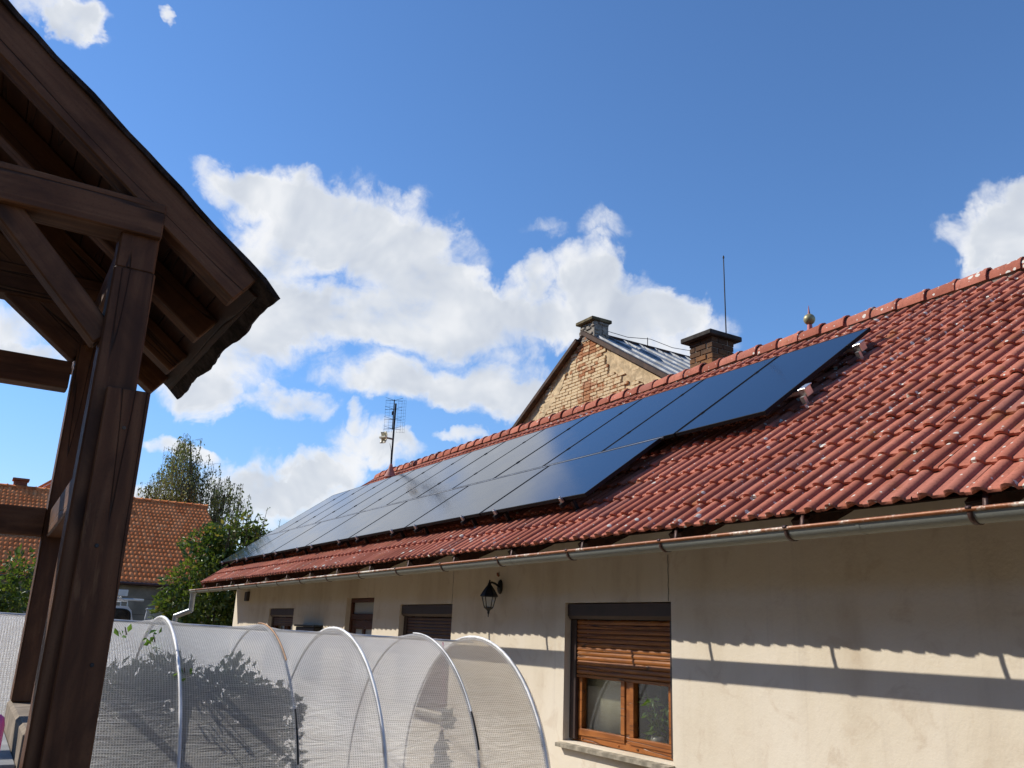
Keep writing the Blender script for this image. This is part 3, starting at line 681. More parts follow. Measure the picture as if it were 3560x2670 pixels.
for i in range(7):
    lab = 'landscape solar panel in the lower row, %s from the downpipe end' % ORD[i] if i < 6 else 'landscape solar panel ending the lower row towards the camera'
    solar(QW - .026, QL, RM(QX + i * QW, -PL - .032 - QL, .14 + rnd.uniform(-.001, .001)), lab, [])
rk = thing('mounting_frame', 'aluminium rails and clamps holding the solar panels above the tiles', 'mounting frame', RP(-12, -1.5))
for v in (-.42, -1.42): MB().box(0, 13 * PW + .13, -.02, .02, .062, .101, None, .003).build('rail', M_ALU, rk, RM(PX - .03, v))
for i in range(7):
    for t in (.17, .80):
        xr = QX + (i + t) * QW
        MB().box(-.02, .02, 0, 1.15, .060, .101, None, .003).build('rail', M_FRAME, rk, RM(xr, -PL - .032 - QL - .055))
        mb = MB(); mb.box(-.018, .018, -.012, .016, .098, .152, None, .003); mb.tube([(0, .002, .15), (0, .002, .163)], .009, 8); mb.build('end_clamp', M_ALU, rk, RM(xr, -PL - .032 - QL - .018))
        MB().box(-.015, .015, -.02, .02, -.03, .062).build('hook', M_STEEL, rk, RM(xr + .02, -PL - QL + .05))
for v in (-.42, -1.42):
    mb = MB(); mb.box(-.03, .05, -.05, .05, .035, .12, None, .006); mb.box(-.005, .065, -.06, .06, .115, .125, None, .003); mb.build('rail_end', M_ALU, rk, RM(PX + 13 * PW + .05, v))
    MB().box(-.01, .03, -.02, .02, -.04, .06).build('hook', M_ALU, rk, RM(PX + 13 * PW + .06, v - .08))
mb = MB(); mb.box(0, 7 * QW, -.008, .008, .122, .139); mb.build('middle_strip', M_ALU, rk, RM(QX, -PL - .016))

# ---- antenna, dish
AX, AY = -17.85, 7.69
ant = thing('television_antenna', 'grid television antenna on a dark mast at the far end of the ridge', 'antenna', (AX, AY, 4.95))
MB().tube([(AX, AY, 4.9), (AX, AY, 6.67)], .022, 10).build('mast', M_STEEL, ant)
MB().tube([(AX, AY + .0, 4.93), (AX, AY, 5.05), (AX, AY, 5.18), (AX, AY, 5.24)], [.15, .085, .045, .028], 14).build('flashing', M_FLASH, ant)
amw = Matrix.Translation((AX, AY, 6.37)) @ Euler((math.radians(3), 0, math.radians(60))).to_matrix().to_4x4()   # local x: across, y: away, z: up
def bars(segs, r): 
    mb = MB()
    for a, b in segs: mb.tube([amw @ Vector(a), amw @ Vector(b)], r, 5, False)
    return mb
H = .37
sg = [((x, .05, -H - .02), (x, .05, H + .02)) for x in (-.235, -.14, -.055, .055, .14, .19, .235)] + [((sx * .055, .05, -H + i * .075), (sx * .235, .05 - .03, -H + i * .075)) for i in range(11) for sx in (-1, 1)]
bars(sg, .0019).build('reflector_grid', M_STEEL, ant)
bars([((-.03, -.05, -.33), (-.03, -.05, .38))], .011).build('boom', M_STEEL, ant)
for zz in (-.31, -.09, .15, .36):
    bars([((-.03, -.05, zz), (s * .2 - .03, -.10, zz + d)) for s in (-1, 1) for d in (-.03, .05)] + [((-.03, -.05, zz), (-.09, -.06, zz + .01))], .004).build('dipole', M_STEEL, ant)
MB().box(-.07, -.03, -.08, -.04, .01, .10, amw, .006).build('amplifier', M_STEEL, ant)
MB().tube([(AX - .05, AY - .05, 5.72), (AX - .02, AY - .03, 5.60), (AX, AY - .025, 5.52), (AX, AY - .02, 5.3)], .005, 6).build('cable', M_BLACK, ant)
dish = thing('wireless_dish', 'small cream square dish bracketed to the antenna mast', 'dish', (AX, AY, 5.82))
dm = Matrix.Translation((AX - .05, AY - .19, 5.84)) @ Euler((0, 0, math.radians(20))).to_matrix().to_4x4()
mb = MB(); n = 8; vs = []
for j in range(n + 1):
    for i in range(n + 1):
        a, b = (i / n - .5) * 2, (j / n - .5) * 2; vs.append((.09 * a, .05 * (abs(a) ** 2.5 * .8 + abs(b) ** 2.5 * .8) * -1 + .02, .13 * b))
mb.add(vs, [(j * (n + 1) + i, j * (n + 1) + i + 1, (j + 1) * (n + 1) + i + 1, (j + 1) * (n + 1) + i) for j in range(n) for i in range(n)], True)
o = mb.build('reflector', M_CREAM, dish, dm, fix=False); md = o.modifiers.new('t', 'SOLIDIFY'); md.thickness = .012
MB().box(-.10, .10, -.085, -.02, -.025, .02, None, .008).build('feed_arm', M_CREAM, dish, dm)
MB().tube([(AX - .05, AY - .17, 5.84), (AX - .02, AY - .08, 5.83), (AX, AY, 5.82)], .022, 8).build('bracket', M_CONC, dish)
# ---- lightning rod and finial
rod = MB().tube([(-8.86, 9.20, 6.05), (-8.86, 9.20, 6.2), (-8.86, 9.20, 7.46)], [.011, .010, .008], 8); rod.tube([(-8.86, 9.20, 7.45), (-8.86, 9.20, 7.475), (-8.86, 9.20, 7.50)], [.012, .016, .006], 8)
tag(rod.build('lightning_rod', M_STEEL), 'thin grey lightning rod standing behind the dark brick chimney', 'lightning rod')
fin = thing('roof_finial', 'red roof spike with a dull gold ball just behind the ridge', 'finial', (-7.62, 9.6, 5.6))
MB().tube([(-7.62, 9.6, 5.4), (-7.62, 9.6, 5.80), (-7.62, 9.6, 6.06)], [.062, .052, .034], 12).build('base', M_FINR, fin)
MB().lathe([(0, -.083)] + [(.083 * math.sin(a), -.083 * math.cos(a)) for a in [math.pi * i / 12 for i in range(1, 12)]] + [(0, .083)], (-7.62, 9.6, 6.145), 20).build('ball', M_FINB, fin)
MB().tube([(-7.62, 9.6, 6.21), (-7.62, 9.6, 6.26), (-7.62, 9.6, 6.36)], [.022, .014, .002], 10).build('spike', M_FINR, fin)

# ---- lantern, meter box, dark box
lan = thing('wall_lantern', 'black carriage lantern with glass sides on the shaded wall', 'lamp', (-8.30, YW, 1.95))
LX, LY, LZ = -8.21, 4.80, CZ
mb = MB(); mb.lathe([(.0, 0), (.055, .0), (.05, .012), (.03, .02), (0, .022)], n=18)
for i, v in enumerate(mb.v): mb.v[i] = (LX - .05 + v[0], YW - v[2], 2.125 + v[1] * 1.45)
mb.build('back_plate', M_BLACK, lan)
MB().tube([(LX - .05, YW - .015, 2.12), (LX - .04, YW - .07, 2.155), (LX - .01, LY + .03, 2.165), (LX, LY, 2.15)], .011, 8).build('arm', M_BLACK, lan)
MB().lathe([(.0, .205), (.008, .205), (.010, .18), (.018, .165), (.022, .150), (.030, .140), (.062, .095), (.092, .045), (.098, .03), (.090, .028), (.0, .04)], (LX, LY, 1.985), 6, False).build('roof', M_BLACK, lan)
mb = MB()
for k in range(6):
    a = math.pi / 3 * k; mb.tube([(LX + .078 * math.cos(a), LY + .078 * math.sin(a), 2.015), (LX + .046 * math.cos(a), LY + .046 * math.sin(a), 1.895)], .0048, 6)
for r, z in ((.080, 2.012), (.047, 1.895)): mb.tube([(LX + r * math.cos(math.pi / 3 * k), LY + r * math.sin(math.pi / 3 * k), z) for k in range(7)], .005, 6, False)
mb.build('cage', M_BLACK, lan)
MB().lathe([(.044, 1.896), (.075, 2.012)], (LX, LY, 0), 6, False).build('glass', M_LAMPG, lan)
MB().tube([(LX, LY, 1.90), (LX, LY, 1.96), (LX, LY, 1.985)], [.012, .016, .006], 8).build('bulb', M_WHITE, lan)
MB().lathe([(.048, 1.898), (.040, 1.885), (.018, 1.868), (.010, 1.850), (.014, 1.842), (.007, 1.830), (.004, 1.80), (0, 1.795)], (LX, LY, 0), 12).build('drop', M_BLACK, lan)
tag(MB().tube([(-8.30, YW, 2.245), (-8.30, YW - .015, 2.25), (-8.30, YW - .02, 2.28)], .012, 8).build('rusty_wall_hook', M_BEAD), 'rusty stub sticking out of the plaster above the lantern', 'wall hook')
mb = MB(); mb.box(-18.53, -18.31, YW - .05, YW, 2.065, 2.25, None, .008); mb.box(-18.51, -18.33, YW - .056, YW - .048, 2.085, 2.23, None, .004)
tag(mb.build('meter_box', plain('brown_grey_box', (.055, .045, .040), .6)), 'small dark box high on the wall at the far corner of the house', 'box')
cb = thing('wall_cabinet', 'dark flat cabinet against the wall left of the brown door', 'cabinet', (-14.27, YW, 1.0))
MB().box(-14.74, -13.79, YW - .13, YW - .002, .9, 1.61, None, .01).build('body', M_BLACK, cb); MB().box(-14.77, -13.76, YW - .155, YW - .001, 1.612, 1.642, None, .006).build('lid', M_BLACK, cb); MB().box(-14.70, -13.83, YW - .137, YW - .131, .94, 1.58, None, .003).build('door', M_SBOX, cb)

# ================================================================== old brick gable house behind
GYF = 12.5; AXG, AZG = -16.97, 9.20; SL = math.tan(math.radians(31.5))
gh = thing('brick_gable_house', 'old brick gable with flaking cream render and a metal roof behind the ridge', 'house', (AXG, 15, 0))
HW = 4.6; zeg = AZG - HW * SL
MB().prism([(AXG - HW, 0), (AXG + HW, 0), (AXG + HW, zeg), (AXG, AZG), (AXG - HW, zeg)], GYF + .02, 22.0, 'y').build('wall', M_PLOLD, gh)
bme = brick_unit(M_BRK); z = 6.35; k = 0
def chunk(x, z):   # where old render still covers the bricks
    d = (AZG - SL * abs(x - AXG)) - z
    n = math.sin(x * 3.1 + z * 2.3) * .25 + math.sin(x * 7.3 - z * 5.1) * .16
    return d < .42 + n and abs(x - AXG) > .75 and not (-15.2 < x < -14.9 and z > 7.7)
while z < AZG - .1:
    half = (AZG - z - .08) / SL; x = AXG - half + (0 if k % 2 else -.14)
    while x < AXG + half:
        w = .275 * (.5 if rnd.random() < .12 else 1); xc = x + w / 2
        lo, hi = max(x, AXG - half), min(x + w, AXG + half)
        if hi - lo > .06 and project((xc, GYF, z))[1] < .66 and not chunk(xc, z):
            put_brick(bme, gh, ((lo + hi) / 2, GYF + .045 + rnd.uniform(-.014, .008), z + rnd.uniform(-.004, .004)), (hi - lo - .016, .12, .072))
        x += w
    z += .088; k += 1
# render patches left on the gable edge
def patch(poly, y):
    mb = MB(); n = len(poly); c = (sum(p[0] for p in poly) / n, sum(p[1] for p in poly) / n)
    out = []
    for i in range(n):
        a, b = poly[i], poly[(i + 1) % n]
        for t in range(6):
            s = t / 6; out.append((a[0] + (b[0] - a[0]) * s + rnd.uniform(-.035, .035), a[1] + (b[1] - a[1]) * s + rnd.uniform(-.03, .03)))
    mb.prism(out, y, y + .05, 'y'); return mb
for poly in ([(-20.6, 6.55), (-18.05, 8.20), (-17.80, 8.34), (-18.0, 7.95), (-18.8, 7.35), (-19.5, 6.9), (-20.0, 6.5)], [(-15.9, 8.46), (-13.6, 7.02), (-13.9, 6.9), (-14.6, 7.3), (-15.2, 7.62), (-15.75, 8.15)]):
    patch(poly, GYF - .022).build('render_patch', M_PLOLD, gh)
for s in (-1, 1):
    p0 = Vector((AXG - .02 * s, GYF - .10, AZG + .03)); p1 = Vector((AXG + s * (HW + .3), GYF - .10, AZG + .03 - (HW + .3) * SL))
    mw, L = frame_to(p0, p1)
    MB().box(0 if s > 0 else .30, L, -.06 if s > 0 else -.10, .10 if s > 0 else .06, -.06, .05, None, .008).build('barge_board', M_BARGE, gh, mw)
    # standing seam metal sheets
    mb = MB(); mb.quad((AXG, GYF - .06, AZG + .07), (AXG, 22.2, AZG + .07), (AXG + s * (HW + .3), 22.2, AZG + .07 - (HW + .3) * SL), (AXG + s * (HW + .3), GYF - .06, AZG + .07 - (HW + .3) * SL))
    rf = mb.build('metal_roof', M_SHEET, gh)
    for i in range(17):
        y = GYF + .1 + i * .55; mw2, L2 = frame_to((AXG, y, AZG + .075), (AXG + s * (HW + .3), y, AZG + .075 - (HW + .3) * SL))
        MB().box(0, L2, -.012, .012, 0, .045).build('seam', M_SHEET, rf, mw2)
MB().tube([(AXG, GYF + .4, AZG + .09), (AXG, 22.2, AZG + .09)], .05, 8).build('ridge_cap', M_BARGE, gh)
cg = MB().box(-17.21, -16.61, GYF + .0, GYF + .46, 9.03, 9.48).build('chimney', M_PLGREY, gh)
for i in range(26):   # flaking lumps of render on the stack
    xx, zz = rnd.uniform(-17.18, -16.64), rnd.uniform(9.0, 9.45); MB().box(xx - .07, xx + .07, GYF - .02 - rnd.random() * .012, GYF + .01, zz - .03, zz + .03, None, .01).build('render_lump', M_PLGREY, cg)
for i in range(18):
    yy, zz = rnd.uniform(GYF, GYF + .43), rnd.uniform(9.0, 9.45); MB().box(-16.62, -16.595 + rnd.random() * .014, yy - .06, yy + .06, zz - .035, zz + .035, None, .01).build('render_lump', M_PLGREY, cg)
MB().box(-17.29, -16.55, GYF - .11, GYF + .54, 9.482, 9.575, None, .015).build('cap', M_CAPST2, cg)
cz = AZG + .12; cpts = []
for y, lift in ((13.05, .28), (13.2, .12), (13.9, .10), (14.7, .22), (15.5, .14), (16.3, .2), (17.2, .12), (18, .2)): cpts.append((AXG, y, cz + lift))
cn = MB().tube(cpts, .009, 6).build('conductor', M_STEEL, gh)
for y in (13.1, 14.6, 16.3): MB().tube([(AXG, y, AZG + .08), (AXG, y, cz + .24)], .012, 6).build('holder', M_STEEL, cn)

# ================================================================== orange tiled house at the end of the yard
oh = thing('orange_roof_house', 'low house with a bright orange tiled roof beyond the yard', 'house', (-37, 0, 0))
OX, OZ, RX, RZ = -34.0, 2.87, -42.0, 6.77
oa = math.atan2(RZ - OZ, OX - RX); oc, os_ = math.cos(oa), math.sin(oa)
def OM(y, s, h=0):  # roof frame: local x along +y, local y up the slope, local z normal
    p = Vector((OX - s * oc + h * os_, y, OZ + s * os_ + h * oc)); return Matrix(((0, -oc, os_, p.x), (1, 0, 0, p.y), (0, os_, oc, p.z), (0, 0, 0, 1)))
SLEN = (RZ - OZ) / os_
for a, b, c, d in ((-34.45, -34.15, -12, 8.0), ):
    MB().box(a, b, c, d, 0, OZ - .05).build('wall', M_FARW, oh)
MB().prism([(-34.45, 0), (-49.6, 0), (-49.6, 2.7), (-42.0, 6.6), (-34.45, 3.0)], 7.7, 8.0, 'y').build('wall', M_FARW, oh)
for z in (1.2, 1.75, 2.3): MB().box(-34.155, -34.14, -12, 7.9, z, z + .012).build('wall_joint', M_BLACK, oh)
MB().box(-12, 8.85, -.02, SLEN, -.06, -.02).build('roof_deck', M_SOFFIT, oh, OM(0, 0))
MB().tube([(OX + .10, -12, OZ - .06), (OX + .10, 8.2, OZ - .06)], .06, 8).build('gutter', M_BROWNM, oh)
fw, fg = .158, SLEN / 22
FP = [(0, .002), (.02, .010), (.038, .028), (.066, .038), (.105, .033), (.138, .012), (.158, .002)]
fv = [(x, y, z + dz) for y, dz in ((0, -.012), (0, .008), (fg * 1.15, -.004)) for x, z in FP]; ff = [(r * 7 + i, r * 7 + i + 1, (r + 1) * 7 + i + 1, (r + 1) * 7 + i) for r in range(2) for i in range(6)]
fme = bpy.data.meshes.new('roof_tile'); fme.from_pydata(fv, [], ff); fme.materials.append(M_FAR); fme.polygons.foreach_set('use_smooth', [True] * len(ff)); fme.update()
FV, FF = np.array(fv), np.array(ff); jv, jf, jt = [], [], []; picks = []
for r in range(22):
    y = 8.85 - fw; c = 0
    while y > -12:
        px = project(OM(y, r * fg) @ Vector((.08, .1, 0))); vis = .125 < px[0] < .185 and r < 18
        picks.append((not vis, r, c, y)); y -= fw; c += 1
picks.sort(); 
for i, (nv, r, c, y) in enumerate(picks):
    mw = OM(y, r * fg + rnd.uniform(-.004, .004), rnd.uniform(-.002, .004))
    if i < 300 and not nv: link('roof_tile', fme, oh, mw)
    else:
        A = np.array(mw); jf.append(FF + len(jv) * len(FV)); jv.append(FV @ A[:3, :3].T + A[:3, 3]); jt += [rnd.random()] * len(FV)
me = bpy.data.meshes.new('roof_tiles'); me.from_pydata(np.concatenate(jv).tolist(), [], np.concatenate(jf).tolist()); me.materials.append(M_FARJ); me.polygons.foreach_set('use_smooth', [True] * len(me.polygons))
me.attributes.new('tint', 'FLOAT', 'POINT').data.foreach_set('value', jt); link('roof_tiles', me, oh)['kind'] = 'stuff'
MB().prism([(RX, RZ + .01), (RX - 8, OZ), (RX - 8, OZ - .05), (RX, RZ - .04)], -12, 8.85, 'y').build('back_slope', M_FAR, oh)
rt = MB().tube([(0, 0, 0), (0, .34, 0), (0, .342, 0), (0, .40, 0)], [.10, .11, .13, .13], 10).data('ridge_tile', M_FAR); y = -3.0
while y < 8.6: link('ridge_tile', rt, oh, Matrix.Translation((RX, y, RZ + .02))); y += .36
# cross wing roof rising behind the ridge
wing = [(-42.5, 1.4, 6.5), (-42.5, 3.45, 8.2), (-42.5, 5.5, 6.5)]
mb = MB(); mb.add([wing[0], wing[1], wing[2], (-50, 1.4, 6.5), (-50, 3.45, 8.2), (-50, 5.5, 6.5)], [(0, 3, 4, 1), (1, 4, 5, 2), (0, 1, 2)]); mb.build('cross_roof', M_FAR, oh)
for s in (-1, 1):
    mw, L = frame_to((-42.45, 3.45, 8.23), (-42.45, 3.45 + s * 2.1, 6.5)); MB().box(0, L, -.12, .05, -.02, .09, None, .02).build('verge_tile', M_FAR, oh, mw)
c3 = MB().box(-42.5, -42.02, .84, 1.32, 5.8, 7.13).build('chimney', M_BRK3, oh)
stack(brick_unit(M_BRK3), c3, -42.52, -42.00, .82, 1.34, 6.35, 7.10, .1)
MB().box(-42.60, -41.92, .76, 1.40, 7.10, 7.20, None, .02).build('cap', M_BRK3, c3); MB().box(-42.57, -41.95, .785, 1.375, 6.72, 6.79, None, .01).build('band', M_BRK3, c3)

# ================================================================== timber shelter at the left
sh = thing('timber_shelter', 'dark brown timber shelter with a gabled roof on square posts', 'shelter', (-4.0, -1.0, 0))
Z = lambda r: r + CZ
XF = -3.356
def post(x, y0, y1, z0, z1, dx=.145): return MB().box(0, z1 - z0, y0, y1, x - dx, x, Matrix(((0, 0, 1, 0), (0, 1, 0, 0), (1, 0, 0, z0), (0, 0, 0, 1))), .008)
def vbox(name, x0, x1, y0, y1, z0, z1, m, par, bev=.007):
    # vertical timber: local x runs up
    mw = Matrix(((0, 0, -1, (x0 + x1) / 2), (0, 1, 0, (y0 + y1) / 2), (1, 0, 0, z0), (0, 0, 0, 1)))
    return MB().box(0, z1 - z0, -(y1 - y0) / 2, (y1 - y0) / 2, -(x1 - x0) / 2, (x1 - x0) / 2, None, bev).build(name, m, par, mw)
YR = -1.0   # ridge line
for y0 in (.25, 2 * YR - .40):
    vbox('post', XF - .145, XF, y0, y0 + .150, 0, Z(1.285), M_WOOD, sh); vbox('post_head', XF - .145, XF - .014, y0 + .004, y0 + .146, Z(1.286), Z(1.445), M_WOOD, sh)
    vbox('post', -4.745, -4.60, y0, y0 + .150, Z(-.385) if y0 > 0 else 0, Z(1.43), M_WOOD, sh)
bd = vbox('facing_board', XF + .001, XF + .034, .297, .446, 0, Z(.806), M_WOOD, sh, .004)
for zz, yy in ((.66, .375), (.235, .352), (-.16, .40)): 
    MB().tube([(XF + .034, yy, Z(zz)), (XF + .0375, yy, Z(zz))], [.0075, .006], 10).build('screw', M_STEEL if zz < .6 else M_BARK, bd)
beam('tie_beam', (XF - .065, 2 * YR - .40, Z(1.503)), (XF - .065, .398, Z(1.503)), .15, .148, M_WOOD, sh)
beam('tie_beam', (-4.672, 2 * YR - .40, Z(1.575)), (-4.672, .398, Z(1.575)), .13, .16, M_WOOD, sh)
beam('cross_rail', (-4.665, 2 * YR - .2, Z(1.14)), (-4.665, .238, Z(1.14)), .12, .138, M_WOOD, sh)
beam('cross_rail', (-4.665, 2 * YR - .2, Z(.414)), (-4.665, .25, Z(.414)), .12, .135, M_WOOD, sh)
beam('side_rail', (-4.60, .315, Z(.415)), (XF - .145, .315, Z(.455)), .10, .135, M_WOOD, sh)
beam('wall_plate', (-5.25, .325, Z(1.365)), (XF - .146, .325, Z(1.365)), .12, .13, M_WOOD, sh)
beam('wall_plate', (-5.25, 2 * YR - .325, Z(1.365)), (XF - .146, 2 * YR - .325, Z(1.365)), .12, .13, M_WOOD, sh)
for xf in (XF - .075, -4.672):
    dz = 0 if xf > -4 else .285
    if dz: beam('brace', (xf, .236 + .06, Z(1.225) + .078), (xf, -.42 + .06, Z(1.737) + .078), .10, .20, M_WOOD, sh, (0, 1, 1))
    else: beam('brace', (xf, .262, Z(1.005)), (xf, -.185, Z(1.478)), .10, .092, M_WOOD, sh, (0, 1, 1))
    beam('brace', (xf, 2 * YR - .262, Z(1.005)), (xf, 2 * YR + .185, Z(1.478)), .10, .092, M_WOOD, sh, (0, -1, 1))
RS = .785; ra = math.atan(RS); Lr = math.hypot(.735 - YR, (.735 - YR) * RS)
# lower edge of the rafters passes through (y .696, z 1.255); depth .128
for s in (1, -1):
    def SP(y, up=0.0):  # point on the rafter underside line, mirrored about the ridge for s = -1
        z = Z(1.255) + (.696 - y) * RS; q = Vector((0, y + up * math.sin(ra), z + up * math.cos(ra)))
        if s < 0: q.y = 2 * YR - q.y
        return q
    for xr in (-3.425, -4.02, -4.68, -5.20):
        a, b = SP(.696, .064), SP(YR + .03, .064); a.x = b.x = xr
        if xr > -3.5:
            a, b = SP(.700, .078), SP(YR + .03, .078); a.x = b.x = -3.412; beam('rafter', a, b, .11, .156, M_WOOD, sh)
        else: beam('rafter', a, b, .11, .128, M_WOOD, sh)
    n = 16; w = Lr / n
    for i in range(n):
        y = .74 - (i + .5) * w * math.cos(ra); c = SP(y, .128 + .013)
        mw, _ = frame_to((-5.32, c.y, c.z), (-3.47, c.y, c.z), (0, s * math.sin(ra), math.cos(ra)))
        MB().box(0, 1.85, -w / 2 + .002, w / 2 - .002, -.011, .011, None, .003).build('roof_board', M_WOODR, sh, mw)
    # bitumen shingle skin with a drooping ragged eave
    mb = MB(); nx, ns = 44, 24; top = []; 
    for i in range(nx + 1):
        x = -5.36 + 2.02 * i / nx
        for j in range(ns + 1):
            t = j / ns; y = .79 - t * (.79 - YR - .0) ; droop = .016 * max(0, 1 - t * ns / 2.0) ** 2 + (.004 * math.sin(i * .9) + rnd.uniform(-.002, .002) if j == 0 else 0)
            step = .006 * ((t * 9) % 1.0)
            e = (.006 * math.sin(j * 1.3) + rnd.uniform(-.004, .004)) * (1 if i in (0, nx) else 0)
            c = SP(y + (rnd.uniform(-.003, .003) + .007 * math.sin(i * .45) if j == 0 else 0), .128 + .03 - step - droop); top.append((x + e, c.y, c.z))
    mb.add(top, [(i * (ns + 1) + j, i * (ns + 1) + j + 1, (i + 1) * (ns + 1) + j + 1, (i + 1) * (ns + 1) + j) for i in range(nx) for j in range(ns)])
    o = mb.build('shingle_skin', M_DEADW, sh, fix=False); md = o.modifiers.new('t', 'SOLIDIFY'); md.thickness = .020; md.offset = 0
    a, b = SP(.742, .1), SP(.742, .1); a.x, b.x = -5.3, -3.32
# plinth and zinc ledge inside the shelter
pl = MB().box(-4.80, -3.503, .245, .43, 0, Z(-.386), None, .012); tag(pl.build('plinth_wall', plain('beige_rendered_plinth', (.30, .25, .20), .95, 0, .2, .7, 25, .3, 8)), 'low beige rendered plinth under the shelter posts', 'plinth')
lg = thing('zinc_ledge', 'grey sheet metal ledge beside the shelter plinth', 'ledge', (-4.1, -.2, 0))
MB().box(-4.9, -3.55, -.9, .243, Z(-.515), Z(-.495), None, .004).build('top', M_SHEET, lg); MB().box(-4.85, -3.6, -.85, .235, 0, Z(-.516)).build('base', M_CONC, lg)
MB().tube([(-3.49, .262, Z(-.40)), (-3.49, .262, Z(-.62))], .012, 6).build('fixing', M_ALU, lg)
tag(MB().tube([(-2.62, .118, .4), (-2.60, .122, Z(-.27)), (-2.60, .122, Z(-.252)), (-2.60, .122, Z(-.245))], [.016, .016, .012, .004], 12).build('pink_pole', M_PINK), 'bright pink plastic pole at the bottom corner beside the shelter', 'pole')

# ================================================================== polytunnel
pt = thing('polytunnel', 'low polytunnel of white reinforced foil over hoops in front of the house', 'polytunnel', (-7.02, 1, 0))
TXC, TR = -7.02, 1.28
HY = [-2.10, -1.42, -.75, -.07, .60, 1.268, 2.012, 2.63, 3.375, 3.959]
def ttop(y): return 1.640 - .024 * (y - 1.27)
def hoop(y, r, a0=0.0, a1=math.pi, n=26, legs=True, off=0.0):
    cz = ttop(y) - TR; pts = [(TXC + r * math.cos(a), y + off, cz + r * math.sin(a)) for a in [a0 + (a1 - a0) * i / n for i in range(n + 1)]]
    if legs: pts = [(TXC + r, y, 0.0)] + pts + [(TXC - r, y, 0.0)]
    return pts
for y in HY: MB().tube(hoop(y, TR), .0095, 8).build('hoop', M_PIPE, pt)
for i, (y, m, a0, a1, r) in enumerate([(HY[5], M_WCLIP, .12, 2.2, .011), (HY[6], plain('orange_stained_strip', (.45, .22, .08), .6), .95, 1.6, .006), (HY[7], M_WCLIP, .05, 2.2, .011), (HY[8], M_WCLIP, .5, 1.6, .006), (HY[9], M_WCLIP, .0, 2.3, .012), (HY[4], M_WCLIP, .1, 2.2, .010), (HY[3], M_WCLIP, .1, 2.2, .010), (HY[6], M_STEEL, .34, .62, .007), (HY[8], M_STEEL, .40, .62, .007)]):
    MB().tube(hoop(y, TR + .022, a0, a1, 24, False), r, 8).build('clip_strip', m, pt)
for a in (math.pi / 2,):
    MB().tube([(TXC + (TR - .025) * math.cos(a), y, ttop(y) - TR + (TR - .025) * math.sin(a)) for y in (-2.1, 1.27, 3.959)], .010, 6).build('purlin', M_PIPE, pt)
vs, fs, uvs = [], [], []; NA = 64; rows = 0; ys = []
for a, b in zip(HY, HY[1:]): ys += [a + (b - a) * i / 10 for i in range(10)]
ys.append(HY[-1]); ys += [HY[-1] + .03]
wn = random.Random(11); ph = [(wn.uniform(2, 9), wn.uniform(2, 12), wn.uniform(0, 6)) for _ in range(7)]
for y in ys:
    t = 0
    for a, b in zip(HY, HY[1:]):
        if a <= y <= b: t = math.sin(math.pi * (y - a) / (b - a)) ** .8
    cz = ttop(y) - TR; arcl = 0
    for k in range(NA + 1):
        s = k / NA * (2 * .36 + math.pi * TR); leg = cz
        Ltot = 2 * leg + math.pi * TR; s = k / NA * Ltot
        if s < leg: base, nrm = Vector((TXC + TR, 0, s)), Vector((1, 0, 0))
        elif s > Ltot - leg: base, nrm = Vector((TXC - TR, 0, Ltot - s)), Vector((-1, 0, 0))
        else:
            a = (s - leg) / TR; nrm = Vector((math.cos(a), 0, math.sin(a))); base = Vector((TXC, 0, cz)) + nrm * TR
        wr = sum(math.sin(y * f1 + s * f2 + p) for f1, f2, p in ph) * .0022 * t
        d = .0155 - .043 * t * (.55 + .45 * max(0, nrm.z)) + wr
        q = base + nrm * d; vs.append((q.x, y, max(q.z, .0))); uvs.append((y + .004 * math.sin(s * 5 + y * 3), s + .004 * math.sin(y * 6)))
for i in range(len(ys) - 1):
    for k in range(NA): fs.append((i * (NA + 1) + k, (i + 1) * (NA + 1) + k, (i + 1) * (NA + 1) + k + 1, i * (NA + 1) + k + 1))
me = bpy.data.meshes.new('cover'); me.from_pydata(vs, [], fs); me.materials.append(M_FOIL); me.polygons.foreach_set('use_smooth', [True] * len(fs))
ul = me.uv_layers.new(name='UVMap'); li = np.empty(len(me.loops), dtype=np.int32); me.loops.foreach_get('vertex_index', li); ul.data.foreach_set('uv', np.array(uvs)[li].ravel()); me.update()
link('cover', me, pt)

# ================================================================== plants
def leaf_mesh(name, P, D, size, m, tint, aspect=.55, r=None):
    """P: N points, D: N leaf axis directions"""
    r = np.random.default_rng(r or 1); N = len(P); D = D / np.linalg.norm(D, axis=1, keepdims=True)
    q = r.normal(size=(N, 3)); S = np.cross(D, q); S /= np.linalg.norm(S, axis=1, keepdims=True) + 1e-9; Nn = np.cross(S, D)
    L = size * r.uniform(.6, 1.3, N)[:, None]; w = L * aspect * .5
    a = P; b = P + D * L * .45 + S * w + Nn * L * .10; c = P + D * L; d = P + D * L * .45 - S * w + Nn * L * .10
    V = np.stack([a, b, c, d], 1).reshape(-1, 3); F = np.arange(4 * N).reshape(-1, 4)
    me = bpy.data.meshes.new(name); me.from_pydata(V.tolist(), [], F.tolist()); me.materials.append(m)
    me.attributes.new('tint', 'FLOAT', 'POINT').data.foreach_set('value', np.repeat(np.clip(tint, 0, 1), 4)); return me
